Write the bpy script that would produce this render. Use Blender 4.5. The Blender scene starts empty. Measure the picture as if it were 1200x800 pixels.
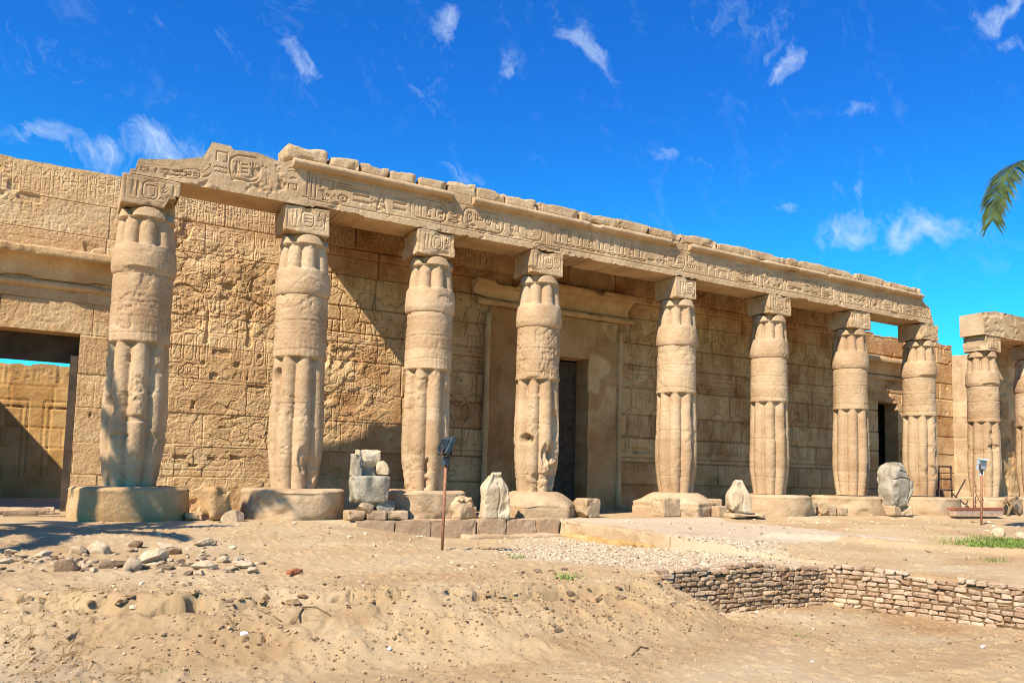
import bpy, bmesh, math, random
import numpy as np
from mathutils import Vector, Matrix
R = math.radians
random.seed(7)
RS = np.random.RandomState(11)
sc = bpy.context.scene
COL = sc.collection

# ------------------------------------------------------------------ camera
# world: x runs along the temple front to the right, y goes into the temple, z is up.
# y = 0 is the axis of the column row, z = 0 the temple terrace.
CA, CP, CR = R(59.1938), R(4.8816), R(1.2874)
FPX, PCX, PCY = 952.16, 626.68, 476.51      # focal length and optical centre for a 1200 x 800 frame
fw = Vector((math.cos(CA)*math.cos(CP), math.sin(CA)*math.cos(CP), math.sin(CP)))
r0 = Vector((math.sin(CA), -math.cos(CA), 0.0))
u0 = r0.cross(fw)
rt = r0*math.cos(CR) + u0*math.sin(CR)
up = u0*math.cos(CR) - r0*math.sin(CR)
cd = bpy.data.cameras.new('camera')
cd.sensor_width = 36.0
cd.sensor_fit = 'HORIZONTAL'
cd.lens = 36.0*FPX/1200.0
cd.shift_x = (600.0-PCX)/1200.0
cd.shift_y = (PCY-400.0)/1200.0
cd.clip_end = 6000.0
cam = bpy.data.objects.new('camera', cd)
COL.objects.link(cam)
M = Matrix.Identity(4)
for i in range(3):
    M[i][0], M[i][1], M[i][2] = rt[i], up[i], -fw[i]
M[0][3], M[1][3], M[2][3] = 0.0, -18.008, 1.0127
cam.matrix_world = M
sc.camera = cam

# ------------------------------------------------------------------ sun, sky, exposure
SUN_TRAVEL = Vector((0.885, 0.45, -1.0)).normalized()
SUN_DIR = -SUN_TRAVEL
SUN_EL = math.asin(SUN_DIR.z)
SUN_ROT = math.atan2(SUN_DIR.x, SUN_DIR.y)
sd = bpy.data.lights.new('sun', 'SUN')
sd.energy = 4.9
sd.angle = R(0.53)
sd.color = (1.0, 0.92, 0.78)
sun = bpy.data.objects.new('sun', sd)
COL.objects.link(sun)
sun.rotation_euler = SUN_TRAVEL.to_track_quat('-Z', 'Y').to_euler()

vs = sc.view_settings
vs.view_transform = 'Standard'
vs.look = 'None'
vs.exposure = 0.85
vs.gamma = 1.0
vs.use_curve_mapping = False
sc.cycles.max_bounces = 6
sc.cycles.diffuse_bounces = 2
sc.cycles.filter_width = 1.0
sc.cycles.use_denoising = True

world = bpy.data.worlds.new('World')
sc.world = world
world.use_nodes = True
wn, wl = world.node_tree.nodes, world.node_tree.links
wn.clear()


def N(nodes, typ, **kw):
    n = nodes.new(typ)
    for k, v in kw.items():
        setattr(n, k, v)
    return n


def px_dir(x, y):
    return (fw + rt*((x-PCX)/FPX) - up*((y-PCY)/FPX)).normalized()


w_out = N(wn, 'ShaderNodeOutputWorld')
w_bg = N(wn, 'ShaderNodeBackground')
w_bg.inputs['Strength'].default_value = 0.066
wl.new(w_bg.outputs[0], w_out.inputs['Surface'])
sky = N(wn, 'ShaderNodeTexSky', sky_type='NISHITA')
sky.sun_disc = False
sky.sun_elevation = SUN_EL
sky.sun_rotation = SUN_ROT
sky.air_density = 1.0
sky.dust_density = 0.15
sky.ozone_density = 3.0
hs = N(wn, 'ShaderNodeHueSaturation')
hs.inputs['Saturation'].default_value = 1.22
hs.inputs['Value'].default_value = 1.05
wl.new(sky.outputs[0], hs.inputs['Color'])
tc = N(wn, 'ShaderNodeTexCoord')


def wmath(op, a, b=None, clamp=False):
    n = N(wn, 'ShaderNodeMath', operation=op, use_clamp=clamp)
    for i, v in enumerate((a, b)):
        if v is None:
            continue
        if isinstance(v, (int, float)):
            n.inputs[i].default_value = v
        else:
            wl.new(v, n.inputs[i])
    return n.outputs[0]


def wdot(vec, const):
    n = N(wn, 'ShaderNodeVectorMath', operation='DOT_PRODUCT')
    wl.new(vec, n.inputs[0])
    n.inputs[1].default_value = const
    return n.outputs['Value']


D = tc.outputs['Generated']
# the wisps: noise along a slanted streak direction in the sky
warp = N(wn, 'ShaderNodeTexNoise')
warp.inputs['Scale'].default_value = 14.0
warp.inputs['Detail'].default_value = 5.0
wl.new(D, warp.inputs['Vector'])
wsc = N(wn, 'ShaderNodeVectorMath', operation='SCALE')
wsc.inputs['Scale'].default_value = 0.09
wl.new(warp.outputs['Color'], wsc.inputs[0])
wad = N(wn, 'ShaderNodeVectorMath', operation='ADD')
wl.new(D, wad.inputs[0])
wl.new(wsc.outputs[0], wad.inputs[1])
DW = wad.outputs[0]


def streak_noise(ax, ay, scale, detail, rough):
    mp = N(wn, 'ShaderNodeCombineXYZ')
    wl.new(wdot(DW, ax), mp.inputs[0])
    wl.new(wdot(DW, ay), mp.inputs[1])
    wl.new(wdot(DW, fw), mp.inputs[2])
    n = N(wn, 'ShaderNodeTexNoise')
    n.inputs['Scale'].default_value = scale
    n.inputs['Detail'].default_value = detail
    n.inputs['Roughness'].default_value = rough
    wl.new(mp.outputs[0], n.inputs['Vector'])
    return n.outputs['Fac']


sa = (rt*0.55 - up*0.83).normalized()
sb = (rt*0.83 + up*0.55).normalized()
n_fine = streak_noise(tuple(sa*0.40), tuple(sb*1.15), 62.0, 8.0, 0.66)
n_big = streak_noise(tuple(sa*0.6), tuple(sb*1.1), 20.0, 5.0, 0.6)
# cloud patches: (pixel x, pixel y, half length, half width, slope angle, density)
PATCH = [(350, 66, 34, 15, 10, .95), (325, 45, 30, 18, 40, .35), (522, 40, 42, 15, 70, .85), (596, 72, 26, 12, 60, .7),
         (692, 62, 40, 17, 35, 1.0), (712, 92, 26, 8, 70, .6), (932, 74, 32, 14, 100, 1.0), (906, 68, 22, 9, 115, .55),
         (1000, 265, 55, 18, -5, 0.85), (1075, 272, 62, 28, 12, 1.05), (975, 222, 22, 16, 60, .6), (778, 188, 20, 10, 10, .65),
         (920, 266, 26, 9, -10, .6), (40, 162, 44, 20, -20, .95), (115, 178, 46, 20, -15, .85), (190, 180, 75, 28, 5, .95), (80, 185, 90, 22, 0, .7), (300, 200, 60, 16, 10, .6), (270, 60, 40, 20, 30, .5),
         (60, 60, 90, 28, 30, .4), (200, 40, 80, 30, 30, .38), (548, 210, 40, 9, 8, .75), (1180, 12, 50, 16, -20, .85),
         (1195, 46, 22, 12, 20, .8), (1150, 100, 80, 22, -60, .3), (880, 30, 90, 24, 15, .34), (660, 30, 60, 22, 40, .3),
         (1000, 130, 30, 14, 10, .5), (830, 195, 26, 10, 20, .35), (500, 110, 50, 30, 90, .3), (420, 20, 120, 30, 15, .25),
         (250, 110, 110, 26, 10, .2), (1010, 225, 20, 10, 80, .5)]
acc = None
for (px, py, hl, hw, ang, dens) in PATCH:
    c = px_dir(px, py)
    ex = (px_dir(px+10, py) - px_dir(px-10, py))/20.0
    ey = (px_dir(px, py+10) - px_dir(px, py-10))/20.0
    a = R(ang)
    ta = (ex*math.cos(a) + ey*math.sin(a))
    tb = (ey*math.cos(a) - ex*math.sin(a))
    va = ta/ta.length_squared/(hl*1.25)
    vb = tb/tb.length_squared/(hw*1.35)
    va = va - c*va.dot(c)
    vb = vb - c*vb.dot(c)
    da, db = wdot(DW, tuple(va)), wdot(DW, tuple(vb))
    off = Vector((0.045, 0.045, 0.045))
    da = wmath('SUBTRACT', da, off.dot(va))
    db = wmath('SUBTRACT', db, off.dot(vb))
    r2 = wmath('ADD', wmath('MULTIPLY', da, da), wmath('MULTIPLY', db, db))
    m = wmath('MULTIPLY', wmath('SUBTRACT', 1.0, r2, clamp=True), dens)
    acc = m if acc is None else wmath('MAXIMUM', acc, m)
d1 = wmath('ADD', wmath('MULTIPLY', n_fine, 0.85), wmath('MULTIPLY', n_big, 0.7))
d2 = wmath('ADD', wmath('SUBTRACT', d1, 0.95), wmath('MULTIPLY', acc, 0.42))
d3 = wmath('MULTIPLY', wmath('MULTIPLY', d2, 1.5, clamp=True), wmath('MULTIPLY', acc, 1.15, clamp=True))
veil = wmath('MULTIPLY', wmath('SUBTRACT', wmath('MULTIPLY', n_big, n_fine), 0.285, clamp=True), 0.4, clamp=True)
dens = wmath('MINIMUM', wmath('ADD', d3, veil), 0.72)
tint = N(wn, 'ShaderNodeMixRGB', blend_type='MULTIPLY')
tint.inputs[0].default_value = 1.0
# the sky pales towards cyan near the horizon
hz = N(wn, 'ShaderNodeMapRange')
hz.interpolation_type = 'SMOOTHSTEP'
hz.inputs['From Min'].default_value = 0.08
hz.inputs['From Max'].default_value = 0.46
wl.new(wdot(D, (0, 0, 1)), hz.inputs['Value'])
htint = N(wn, 'ShaderNodeMixRGB')
htint.inputs[1].default_value = (0.20, 1.56, 1.72, 1)
htint.inputs[2].default_value = (0.22, 1.02, 1.80, 1)
wl.new(hz.outputs[0], htint.inputs[0])
wl.new(htint.outputs[0], tint.inputs[2])
wl.new(hs.outputs[0], tint.inputs[1])
cmix = N(wn, 'ShaderNodeMixRGB')
cmix.inputs[2].default_value = (6.2, 7.6, 9.2, 1)
wl.new(dens, cmix.inputs[0])
wl.new(tint.outputs[0], cmix.inputs[1])
wl.new(cmix.outputs[0], w_bg.inputs['Color'])

# ------------------------------------------------------------------ numeric helpers


def sstep(a, b, x):
    t = np.clip((x-a)/(b-a), 0, 1)
    return t*t*(3-2*t)


def _h(ix, iy, iz, seed):
    h = (ix.astype(np.int64)*374761393 + iy.astype(np.int64)*668265263 + iz.astype(np.int64)*2147483647 + seed*974634777) & 0xffffffff
    h = ((h ^ (h >> 13))*1274126177) & 0xffffffff
    h = ((h ^ (h >> 16))*2246822519) & 0xffffffff
    h = h ^ (h >> 15)
    return (h & 0xffffff)/float(0xffffff)


def vn(x, y, z=0.0, seed=0):
    x, y, z = np.broadcast_arrays(np.asarray(x, float), np.asarray(y, float), np.asarray(z, float))
    ix, iy, iz = np.floor(x), np.floor(y), np.floor(z)
    fx, fy, fz = x-ix, y-iy, z-iz
    fx, fy, fz = fx*fx*(3-2*fx), fy*fy*(3-2*fy), fz*fz*(3-2*fz)
    ix, iy, iz = ix.astype(np.int64), iy.astype(np.int64), iz.astype(np.int64)
    out = 0
    for dx in (0, 1):
        wx = fx if dx else 1-fx
        for dy in (0, 1):
            wy = fy if dy else 1-fy
            for dz in (0, 1):
                wz = fz if dz else 1-fz
                out = out + wx*wy*wz*_h(ix+dx, iy+dy, iz+dz, seed)
    return out


def fbm(x, y, z=0.0, o=4, seed=0, rough=0.5):
    s, a, t = 0.0, 1.0, 0.0
    for k in range(o):
        f = 2.0**k
        s = s + a*vn(np.asarray(x)*f, np.asarray(y)*f, np.asarray(z)*f, seed+k*17)
        t += a
        a *= rough
    return s/t            # 0..1, mean .5


def h1(i, seed=0):
    return float(_h(np.array([int(i)]), np.array([seed]), np.array([3]), seed+5)[0])


# The building was surveyed along its front in bays; these turn survey stations into metres.


def XC(u):          # along the column line
    return .9218*u-3.217


def XW(u):          # along the temple wall
    return .96*u-3.904


def ZW(z):          # heights on the temple wall
    return 1.0305*z-.057


HG = np.array([[.931235, -.165317, -3.403550], [-.000355, .764900, -.109618], [.000110790, .00657687, 1.0]])
HGI = np.linalg.inv(HG)


def GP(x, y):       # plan survey of the ground in front of the temple
    w = HG @ np.array([x, y, 1.0])
    return w[0]/w[2], w[1]/w[2]


def GPI(x, y):
    x, y = np.clip(x, -40, 70), np.clip(y, -26, 8)
    w = HGI[2, 0]*x+HGI[2, 1]*y+HGI[2, 2]
    return (HGI[0, 0]*x+HGI[0, 1]*y+HGI[0, 2])/w, (HGI[1, 0]*x+HGI[1, 1]*y+HGI[1, 2])/w


# ------------------------------------------------------------------ object helpers


def tag(o, label, cat, group=None, kind=None):
    if label:
        o['label'] = label
    if cat:
        o['category'] = cat
    if group:
        o['group'] = group
    if kind:
        o['kind'] = kind
    return o


def thing(name, label, cat, loc=(0, 0, 0), group=None):
    o = bpy.data.objects.new(name, None)
    o.empty_display_size = 0.3
    o.location = loc
    COL.objects.link(o)
    return tag(o, label, cat, group)


def link(name, me, mat=None, parent=None, world=True):
    o = bpy.data.objects.new(name, me)
    COL.objects.link(o)
    if mat is not None and not me.materials:
        me.materials.append(mat)
    if parent is not None:
        o.parent = parent
        if world:     # mesh is given in world coordinates, parent only carries a location
            o.location = -parent.location
            p = parent.parent
            while p is not None:
                o.location = o.location - p.location
                p = p.parent
    return o


def np_mesh(name, verts, quads, smooth=True, attrs=None, tris=None):
    me = bpy.data.meshes.new(name)
    verts = np.ascontiguousarray(verts, dtype=np.float32)
    quads = np.asarray(quads, dtype=np.int32).reshape(-1, 4)
    nq = len(quads)
    tr = np.asarray(tris if tris is not None else [], dtype=np.int32).reshape(-1, 3)
    nt = len(tr)
    me.vertices.add(len(verts))
    me.vertices.foreach_set('co', verts.ravel())
    me.loops.add(nq*4+nt*3)
    me.loops.foreach_set('vertex_index', np.concatenate([quads.ravel(), tr.ravel()]).astype(np.int32))
    me.polygons.add(nq+nt)
    me.polygons.foreach_set('loop_start', np.concatenate([np.arange(nq)*4, nq*4+np.arange(nt)*3]).astype(np.int32))
    me.polygons.foreach_set('loop_total', np.concatenate([np.full(nq, 4), np.full(nt, 3)]).astype(np.int32))
    sm = np.full(nq+nt, smooth, dtype=bool) if isinstance(smooth, bool) else smooth
    me.polygons.foreach_set('use_smooth', sm)
    if attrs:
        for k, v in attrs.items():
            a = me.attributes.new(k, 'FLOAT', 'POINT')
            a.data.foreach_set('value', np.asarray(v, dtype=np.float32).ravel())
    me.update()
    me.validate()
    return me


def grid_quads(n, m, base=0, wrap=False, flip=False):
    i = np.arange(n if wrap else n-1)
    j = np.arange(m-1)
    I, J = np.meshgrid(i, j, indexing='ij')
    I2 = (I+1) % n
    q = np.stack([I*m+J, I2*m+J, I2*m+J+1, I*m+J+1], -1).reshape(-1, 4)+base
    return q[:, ::-1] if flip else q


class Builder:
    """collects vertex arrays and quads into one mesh"""

    def __init__(self):
        self.v, self.q, self.t, self.n, self.s, self.st = [], [], [], 0, [], []
        self.tone = []

    def add(self, verts, quads=None, tris=None, smooth=False, tone=0.5):
        verts = np.asarray(verts, float).reshape(-1, 3)
        if quads is not None and len(quads):
            q = np.asarray(quads).reshape(-1, 4)+self.n
            self.q.append(q)
            self.s.append(np.full(len(q), smooth))
        if tris is not None and len(tris):
            t = np.asarray(tris).reshape(-1, 3)+self.n
            self.t.append(t)
            self.st.append(np.full(len(t), smooth))
        self.v.append(verts)
        self.tone.append(np.broadcast_to(np.asarray(tone, float), (len(verts),)))
        self.n += len(verts)
        return self

    def box(self, c, s, rot=0.0, tilt=None, tone=0.5):
        x, y, z = s[0]/2, s[1]/2, s[2]/2
        p = np.array([[i*x, j*y, k*z] for i in (-1, 1) for j in (-1, 1) for k in (-1, 1)], float)
        if tilt is not None:
            p = p @ np.array(tilt.to_3x3()).T
        if rot:
            cr, sr = math.cos(rot), math.sin(rot)
            p = np.stack([p[:, 0]*cr-p[:, 1]*sr, p[:, 0]*sr+p[:, 1]*cr, p[:, 2]], -1)
        p = p+np.array(c)
        q = [[0, 1, 3, 2], [4, 6, 7, 5], [0, 4, 5, 1], [2, 3, 7, 6], [0, 2, 6, 4], [1, 5, 7, 3]]
        return self.add(p, q, tone=tone)

    def tube(self, pts, rad, n=10, cap=True, smooth=True):
        pts = [Vector(p) for p in pts]
        rad = rad if isinstance(rad, (list, tuple)) else [rad]*len(pts)
        V = []
        for i, p in enumerate(pts):
            a = pts[min(i+1, len(pts)-1)]-pts[max(i-1, 0)]
            a.normalize()
            ref = Vector((0, 0, 1)) if abs(a.z) < 0.9 else Vector((1, 0, 0))
            b = a.cross(ref).normalized()
            d = a.cross(b).normalized()
            for k in range(n):
                t = 2*math.pi*k/n
                V.append(p+(b*math.cos(t)+d*math.sin(t))*rad[i])
        m = len(pts)
        q = []
        for i in range(m-1):
            for k in range(n):
                q.append([i*n+k, i*n+(k+1) % n, (i+1)*n+(k+1) % n, (i+1)*n+k])
        tr = []
        if cap:
            V += [pts[0], pts[-1]]
            for k in range(n):
                tr.append([m*n, (k+1) % n, k])
                tr.append([m*n+1, (m-1)*n+k, (m-1)*n+(k+1) % n])
        return self.add([tuple(v) for v in V], q, tr, smooth=smooth)

    def mesh(self, name):
        sm = np.concatenate(self.s+self.st) if self.s or self.st else True
        return np_mesh(name, np.concatenate(self.v), np.concatenate(self.q) if self.q else [], sm,
                       {'tone': np.concatenate(self.tone)}, np.concatenate(self.t) if self.t else None)


# ------------------------------------------------------------------ materials


def new_mat(name):
    m = bpy.data.materials.new(name)
    m.use_nodes = True
    nt = m.node_tree
    b = nt.nodes['Principled BSDF']
    b.inputs['Specular IOR Level'].default_value = 0.15
    return m, nt.nodes, nt.links, b


def ramp(nodes, stops):
    r = nodes.new('ShaderNodeValToRGB')
    e = r.color_ramp.elements
    while len(e) < len(stops):
        e.new(0.5)
    for i, (p, c) in enumerate(stops):
        e[i].position = p
        e[i].color = (c[0], c[1], c[2], 1)
    return r


def stone(name, c_lo, c_mid, c_hi, scale=1.0, bump=0.55, rough=0.92, tone_amt=0.35, speck=0.5, bed=0.0, fine=60.0, redden=.45):
    m, nodes, links, b = new_mat(name)
    t = nodes.new('ShaderNodeTexCoord')
    mp = nodes.new('ShaderNodeMapping')
    links.new(t.outputs['Object'], mp.inputs['Vector'])
    mp.inputs['Scale'].default_value = (1, 1, 1+bed)
    n1 = nodes.new('ShaderNodeTexNoise')
    n1.inputs['Scale'].default_value = 1.3*scale
    n1.inputs['Detail'].default_value = 8
    n1.inputs['Roughness'].default_value = 0.62
    links.new(mp.outputs[0], n1.inputs['Vector'])
    rp = ramp(nodes, [(0.30, c_lo), (0.50, c_mid), (0.70, c_hi)])
    links.new(n1.outputs['Fac'], rp.inputs[0])
    n2 = nodes.new('ShaderNodeTexNoise')
    n2.inputs['Scale'].default_value = fine*0.5*scale
    n2.inputs['Detail'].default_value = 6
    n2.inputs['Roughness'].default_value = 0.7
    links.new(t.outputs['Object'], n2.inputs['Vector'])
    r2 = ramp(nodes, [(0.32, (1-.45*speck,)*3), (0.52, (1, 1, 1)), (0.75, (1+.22*speck,)*3)])
    links.new(n2.outputs['Fac'], r2.inputs[0])
    mx = nodes.new('ShaderNodeMixRGB')
    mx.blend_type = 'MULTIPLY'
    mx.inputs[0].default_value = 1
    links.new(rp.outputs[0], mx.inputs[1])
    links.new(r2.outputs[0], mx.inputs[2])
    at = nodes.new('ShaderNodeAttribute')
    at.attribute_name = 'tone'
    ma = ramp(nodes, [(0.0, (1-tone_amt, (1-tone_amt)*(1-.28*redden), (1-tone_amt)*(1-.48*redden))), (0.5, (1, 1, 1)), (1.0, (1+tone_amt,)*3)])  # low tones redden like stained stone; the wall's also stand in for brown shade
    links.new(at.outputs['Fac'], ma.inputs[0])
    mt = nodes.new('ShaderNodeMixRGB')
    mt.blend_type = 'MULTIPLY'
    mt.inputs[0].default_value = 1
    links.new(mx.outputs[0], mt.inputs[1])
    links.new(ma.outputs[0], mt.inputs[2])
    links.new(mt.outputs[0], b.inputs['Base Color'])
    b.inputs['Roughness'].default_value = rough
    n3 = nodes.new('ShaderNodeTexNoise')
    n3.inputs['Scale'].default_value = fine*scale
    n3.inputs['Detail'].default_value = 5
    n3.inputs['Roughness'].default_value = 0.65
    links.new(mp.outputs[0], n3.inputs['Vector'])
    n4 = nodes.new('ShaderNodeTexNoise')
    n4.inputs['Scale'].default_value = 9*scale
    n4.inputs['Detail'].default_value = 6
    links.new(mp.outputs[0], n4.inputs['Vector'])
    ad = nodes.new('ShaderNodeMath')
    ad.operation = 'MULTIPLY_ADD'
    links.new(n4.outputs['Fac'], ad.inputs[0])
    ad.inputs[1].default_value = 2.2
    links.new(n3.outputs['Fac'], ad.inputs[2])
    bp = nodes.new('ShaderNodeBump')
    bp.inputs['Strength'].default_value = bump
    bp.inputs['Distance'].default_value = 0.02
    links.new(ad.outputs[0], bp.inputs['Height'])
    links.new(bp.outputs[0], b.inputs['Normal'])
    return m


def plain(name, col, rough=0.6, metal=0.0, var=0.25, scale=20, bump=0.1):
    m, nodes, links, b = new_mat(name)
    t = nodes.new('ShaderNodeTexCoord')
    n = nodes.new('ShaderNodeTexNoise')
    n.inputs['Scale'].default_value = scale
    n.inputs['Detail'].default_value = 6
    links.new(t.outputs['Object'], n.inputs['Vector'])
    lo = tuple(c*(1-var) for c in col)
    hi = tuple(c*(1+var) for c in col)
    rp = ramp(nodes, [(0.3, lo), (0.7, hi)])
    links.new(n.outputs['Fac'], rp.inputs[0])
    links.new(rp.outputs[0], b.inputs['Base Color'])
    b.inputs['Roughness'].default_value = rough
    b.inputs['Metallic'].default_value = metal
    bp = nodes.new('ShaderNodeBump')
    bp.inputs['Strength'].default_value = bump
    bp.inputs['Distance'].default_value = 0.01
    links.new(n.outputs['Fac'], bp.inputs['Height'])
    links.new(bp.outputs[0], b.inputs['Normal'])
    return m


M_WALL = stone('sandstone_wall', (0.42, 0.245, 0.112), (0.54, 0.343, 0.167), (0.61, 0.425, 0.232), 1.0, .6, tone_amt=.30, speck=.65, redden=.8)
M_COLM = stone('sandstone_column', (0.365, 0.232, 0.125), (0.445, 0.298, 0.17), (0.505, 0.362, 0.222), 1.1, .5, tone_amt=.20, speck=.5, redden=.4)
M_BEAM = stone('sandstone_beam', (0.37, 0.238, 0.125), (0.46, 0.31, 0.172), (0.53, 0.382, 0.225), 1.0, .5, tone_amt=.22, speck=.4)
M_PLIN = stone('sandstone_plinth', (0.375, 0.245, 0.135), (0.46, 0.318, 0.185), (0.53, 0.388, 0.243), 1.4, .55, tone_amt=.25)
M_GREYPL = stone('weathered_plinth', (0.36, 0.205, 0.085), (0.46, 0.285, 0.135), (0.53, 0.36, 0.195), 1.4, .6, tone_amt=.25)
M_COURT = stone('court_sandstone', (0.5, 0.275, 0.09), (0.61, 0.36, 0.13), (0.68, 0.44, 0.19), 1.0, .4, tone_amt=.2)
M_PALE = stone('pale_limestone', (0.38, 0.275, 0.17), (0.48, 0.37, 0.24), (0.55, 0.45, 0.315), 2.0, .5, tone_amt=.3)
M_GREY = stone('grey_granite', (0.22, 0.18, 0.13), (0.36, 0.305, 0.225), (0.47, 0.41, 0.315), 2.5, .6, tone_amt=.2, speck=.8)
M_KERB = stone('kerb_sandstone', (0.37, 0.235, 0.135), (0.45, 0.305, 0.185), (0.51, 0.37, 0.24), 1.4, .4, tone_amt=.2)
M_RUB = stone('rubble_stone', (0.38, 0.25, 0.135), (0.54, 0.395, 0.245), (0.65, 0.51, 0.345), 2.2, .6, tone_amt=.5)
M_DRUB = stone('dark_rubble', (0.16, 0.1, 0.055), (0.25, 0.17, 0.1), (0.34, 0.24, 0.15), 2.2, .6, tone_amt=.4)
M_MUD = stone('mud_brick', (0.3, 0.19, 0.11), (0.42, 0.285, 0.175), (0.51, 0.37, 0.245), 2.5, .7, tone_amt=.26)
M_RED = stone('red_brick', (.38,.235,.14), (.475,.325,.208), (.55,.41,.285), 2.5, .7, tone_amt=.24)
M_BRK = stone('orange_brick', (.40, .13, .06), (.52, .19, .09), (.60, .27, .15), 6, .5)
M_RUST = plain('rusty_steel', (.30, .135, .075), .75, .1, .35, 30, .2)
M_DARKST = plain('dark_steel', (.075, .045, .035), .7, .3, .3, 30)
M_LAMP = plain('lamp_body', (.05, .065, .075), .45, .2, .3, 12)
M_LAMPW = plain('pale_lamp_body', (.46, .56, .62), .5, .1, .2, 12)
M_GLASS = plain('lamp_glass', (.30, .36, .40), .15, .0, .15, 8)
M_CABLE = plain('black_cable', (.03, .03, .03), .6, 0, .2, 12)
M_REDP = plain('red_paint', (.30, .085, .05), .6, 0, .3, 9)
M_PINKP = plain('faded_paint', (.46, .29, .20), .7, 0, .25, 9)
M_WOOD = plain('old_wood', (.22, .14, .075), .8, 0, .4, 22, .3)
M_TRUNK = plain('palm_bark', (.17, .115, .07), .9, 0, .45, 14, .8)
M_LEAF = plain('palm_leaf', (.055, .075, .018), .5, 0, .5, 3, .05)
M_LEAFD = plain('palm_leaf_dry', (.30, .235, .075), .6, 0, .4, 3, .05)
M_GRASS = plain('green_grass', (.17, .225, .045), .7, 0, .5, 2, .05)
M_DRY = plain('dry_grass', (.34, .21, .085), .8, 0, .45, 3, .05)
M_PAPER = plain('white_litter', (.72, .72, .74), .6, 0, .08, 9, .2)
M_DARK = plain('near_black', (.075, .055, .04), .95, 0, .35, 3, .3)  # near-black colour stands in for shade in the chambers and under the lintel


def ground_mat():
    m, nodes, links, b = new_mat('sandy_ground')
    t = nodes.new('ShaderNodeTexCoord')

    def noise(sc_, det, ro=.6, sx=1, sy=1):
        mp = nodes.new('ShaderNodeMapping')
        mp.inputs['Scale'].default_value = (sx, sy, 1)
        links.new(t.outputs['Object'], mp.inputs['Vector'])
        n = nodes.new('ShaderNodeTexNoise')
        n.inputs['Scale'].default_value = sc_
        n.inputs['Detail'].default_value = det
        n.inputs['Roughness'].default_value = ro
        links.new(mp.outputs[0], n.inputs['Vector'])
        return n.outputs['Fac']
    n1 = noise(.55, 8, .6)
    rp = ramp(nodes, [(.30, (.42, .262, .128)), (.48, (.49, .338, .182)), (.66, (.54, .402, .240))])
    links.new(n1, rp.inputs[0])

    def mixer(fac, a, bcol, mode='MIX'):
        x = nodes.new('ShaderNodeMixRGB')
        x.blend_type = mode
        if isinstance(fac, (int, float)):
            x.inputs[0].default_value = fac
        else:
            links.new(fac, x.inputs[0])
        links.new(a, x.inputs[1])
        if isinstance(bcol, tuple):
            x.inputs[2].default_value = (*bcol, 1)
        else:
            links.new(bcol, x.inputs[2])
        return x.outputs[0]

    def attr(nm):
        a = nodes.new('ShaderNodeAttribute')
        a.attribute_name = nm
        return a.outputs['Fac']
    c = rp.outputs[0]
    c = mixer(attr('damp'), c, (.34, .195, .085))
    c = mixer(attr('gravel'), c, (.52, .41, .27))
    c = mixer(attr('grey'), c, (.38, .29, .185))
    c = mixer(attr('pave'), c, (.54, .425, .30))
    r2 = ramp(nodes, [(.30, (.52, .47, .40)), (.45, (.97, .96, .94)), (.60, (1.03, 1.03, 1.03)), (.76, (1.25, 1.25, 1.25))])
    links.new(noise(46, 8, .8), r2.inputs[0])
    c = mixer(1.0, c, r2.outputs[0], 'MULTIPLY')
    r3 = ramp(nodes, [(.27, (.50, .44, .36)), (.40, (1, 1, 1))])
    links.new(noise(9, 8, .8), r3.inputs[0])
    c = mixer(.55, c, r3.outputs[0], 'MULTIPLY')
    links.new(c, b.inputs['Base Color'])
    b.inputs['Roughness'].default_value = .95
    ad = nodes.new('ShaderNodeMath')
    ad.operation = 'MULTIPLY_ADD'
    links.new(noise(26, 9, .8), ad.inputs[0])
    ad.inputs[1].default_value = 1.2
    links.new(noise(110, 5, .75), ad.inputs[2])
    bp = nodes.new('ShaderNodeBump')
    bp.inputs['Strength'].default_value = .8
    bp.inputs['Distance'].default_value = .02
    links.new(ad.outputs[0], bp.inputs['Height'])
    links.new(bp.outputs[0], b.inputs['Normal'])
    return m


M_GROUND = ground_mat()

# ------------------------------------------------------------------ ground
BANK = np.array([(-40., -1.), (-12., -5.0), (-4., -7.5), (0., -8.9), (1.6, -9.75), (2.85, -10.75), (3.9, -10.95), (4.85, -11.3), (6.2, -11.6),
                 (7.6, -11.75), (8.4, -11.5), (8.9, -11.22), (11.9, -11.32), (11.9, -13.0), (11.7, -14.4), (11.3, -17.0), (10.5, -40.)])


def seg_dist(x, y, pts):
    best = np.full(x.shape, 1e9)
    for (a, b) in zip(pts[:-1], pts[1:]):
        d = b-a
        t = np.clip(((x-a[0])*d[0]+(y-a[1])*d[1])/(d@d), 0, 1)
        best = np.minimum(best, np.hypot(x-a[0]-t*d[0], y-a[1]-t*d[1]))
    return best


def inside(x, y, poly):
    c = np.zeros(x.shape, bool)
    n = len(poly)
    for i in range(n):
        x1, y1 = poly[i]
        x2, y2 = poly[(i+1) % n]
        cond = ((y1 > y) != (y2 > y)) & (x < (x2-x1)*(y-y1)/((y2-y1) if y2 != y1 else 1e-9)+x1)
        c ^= cond
    return c


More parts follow.
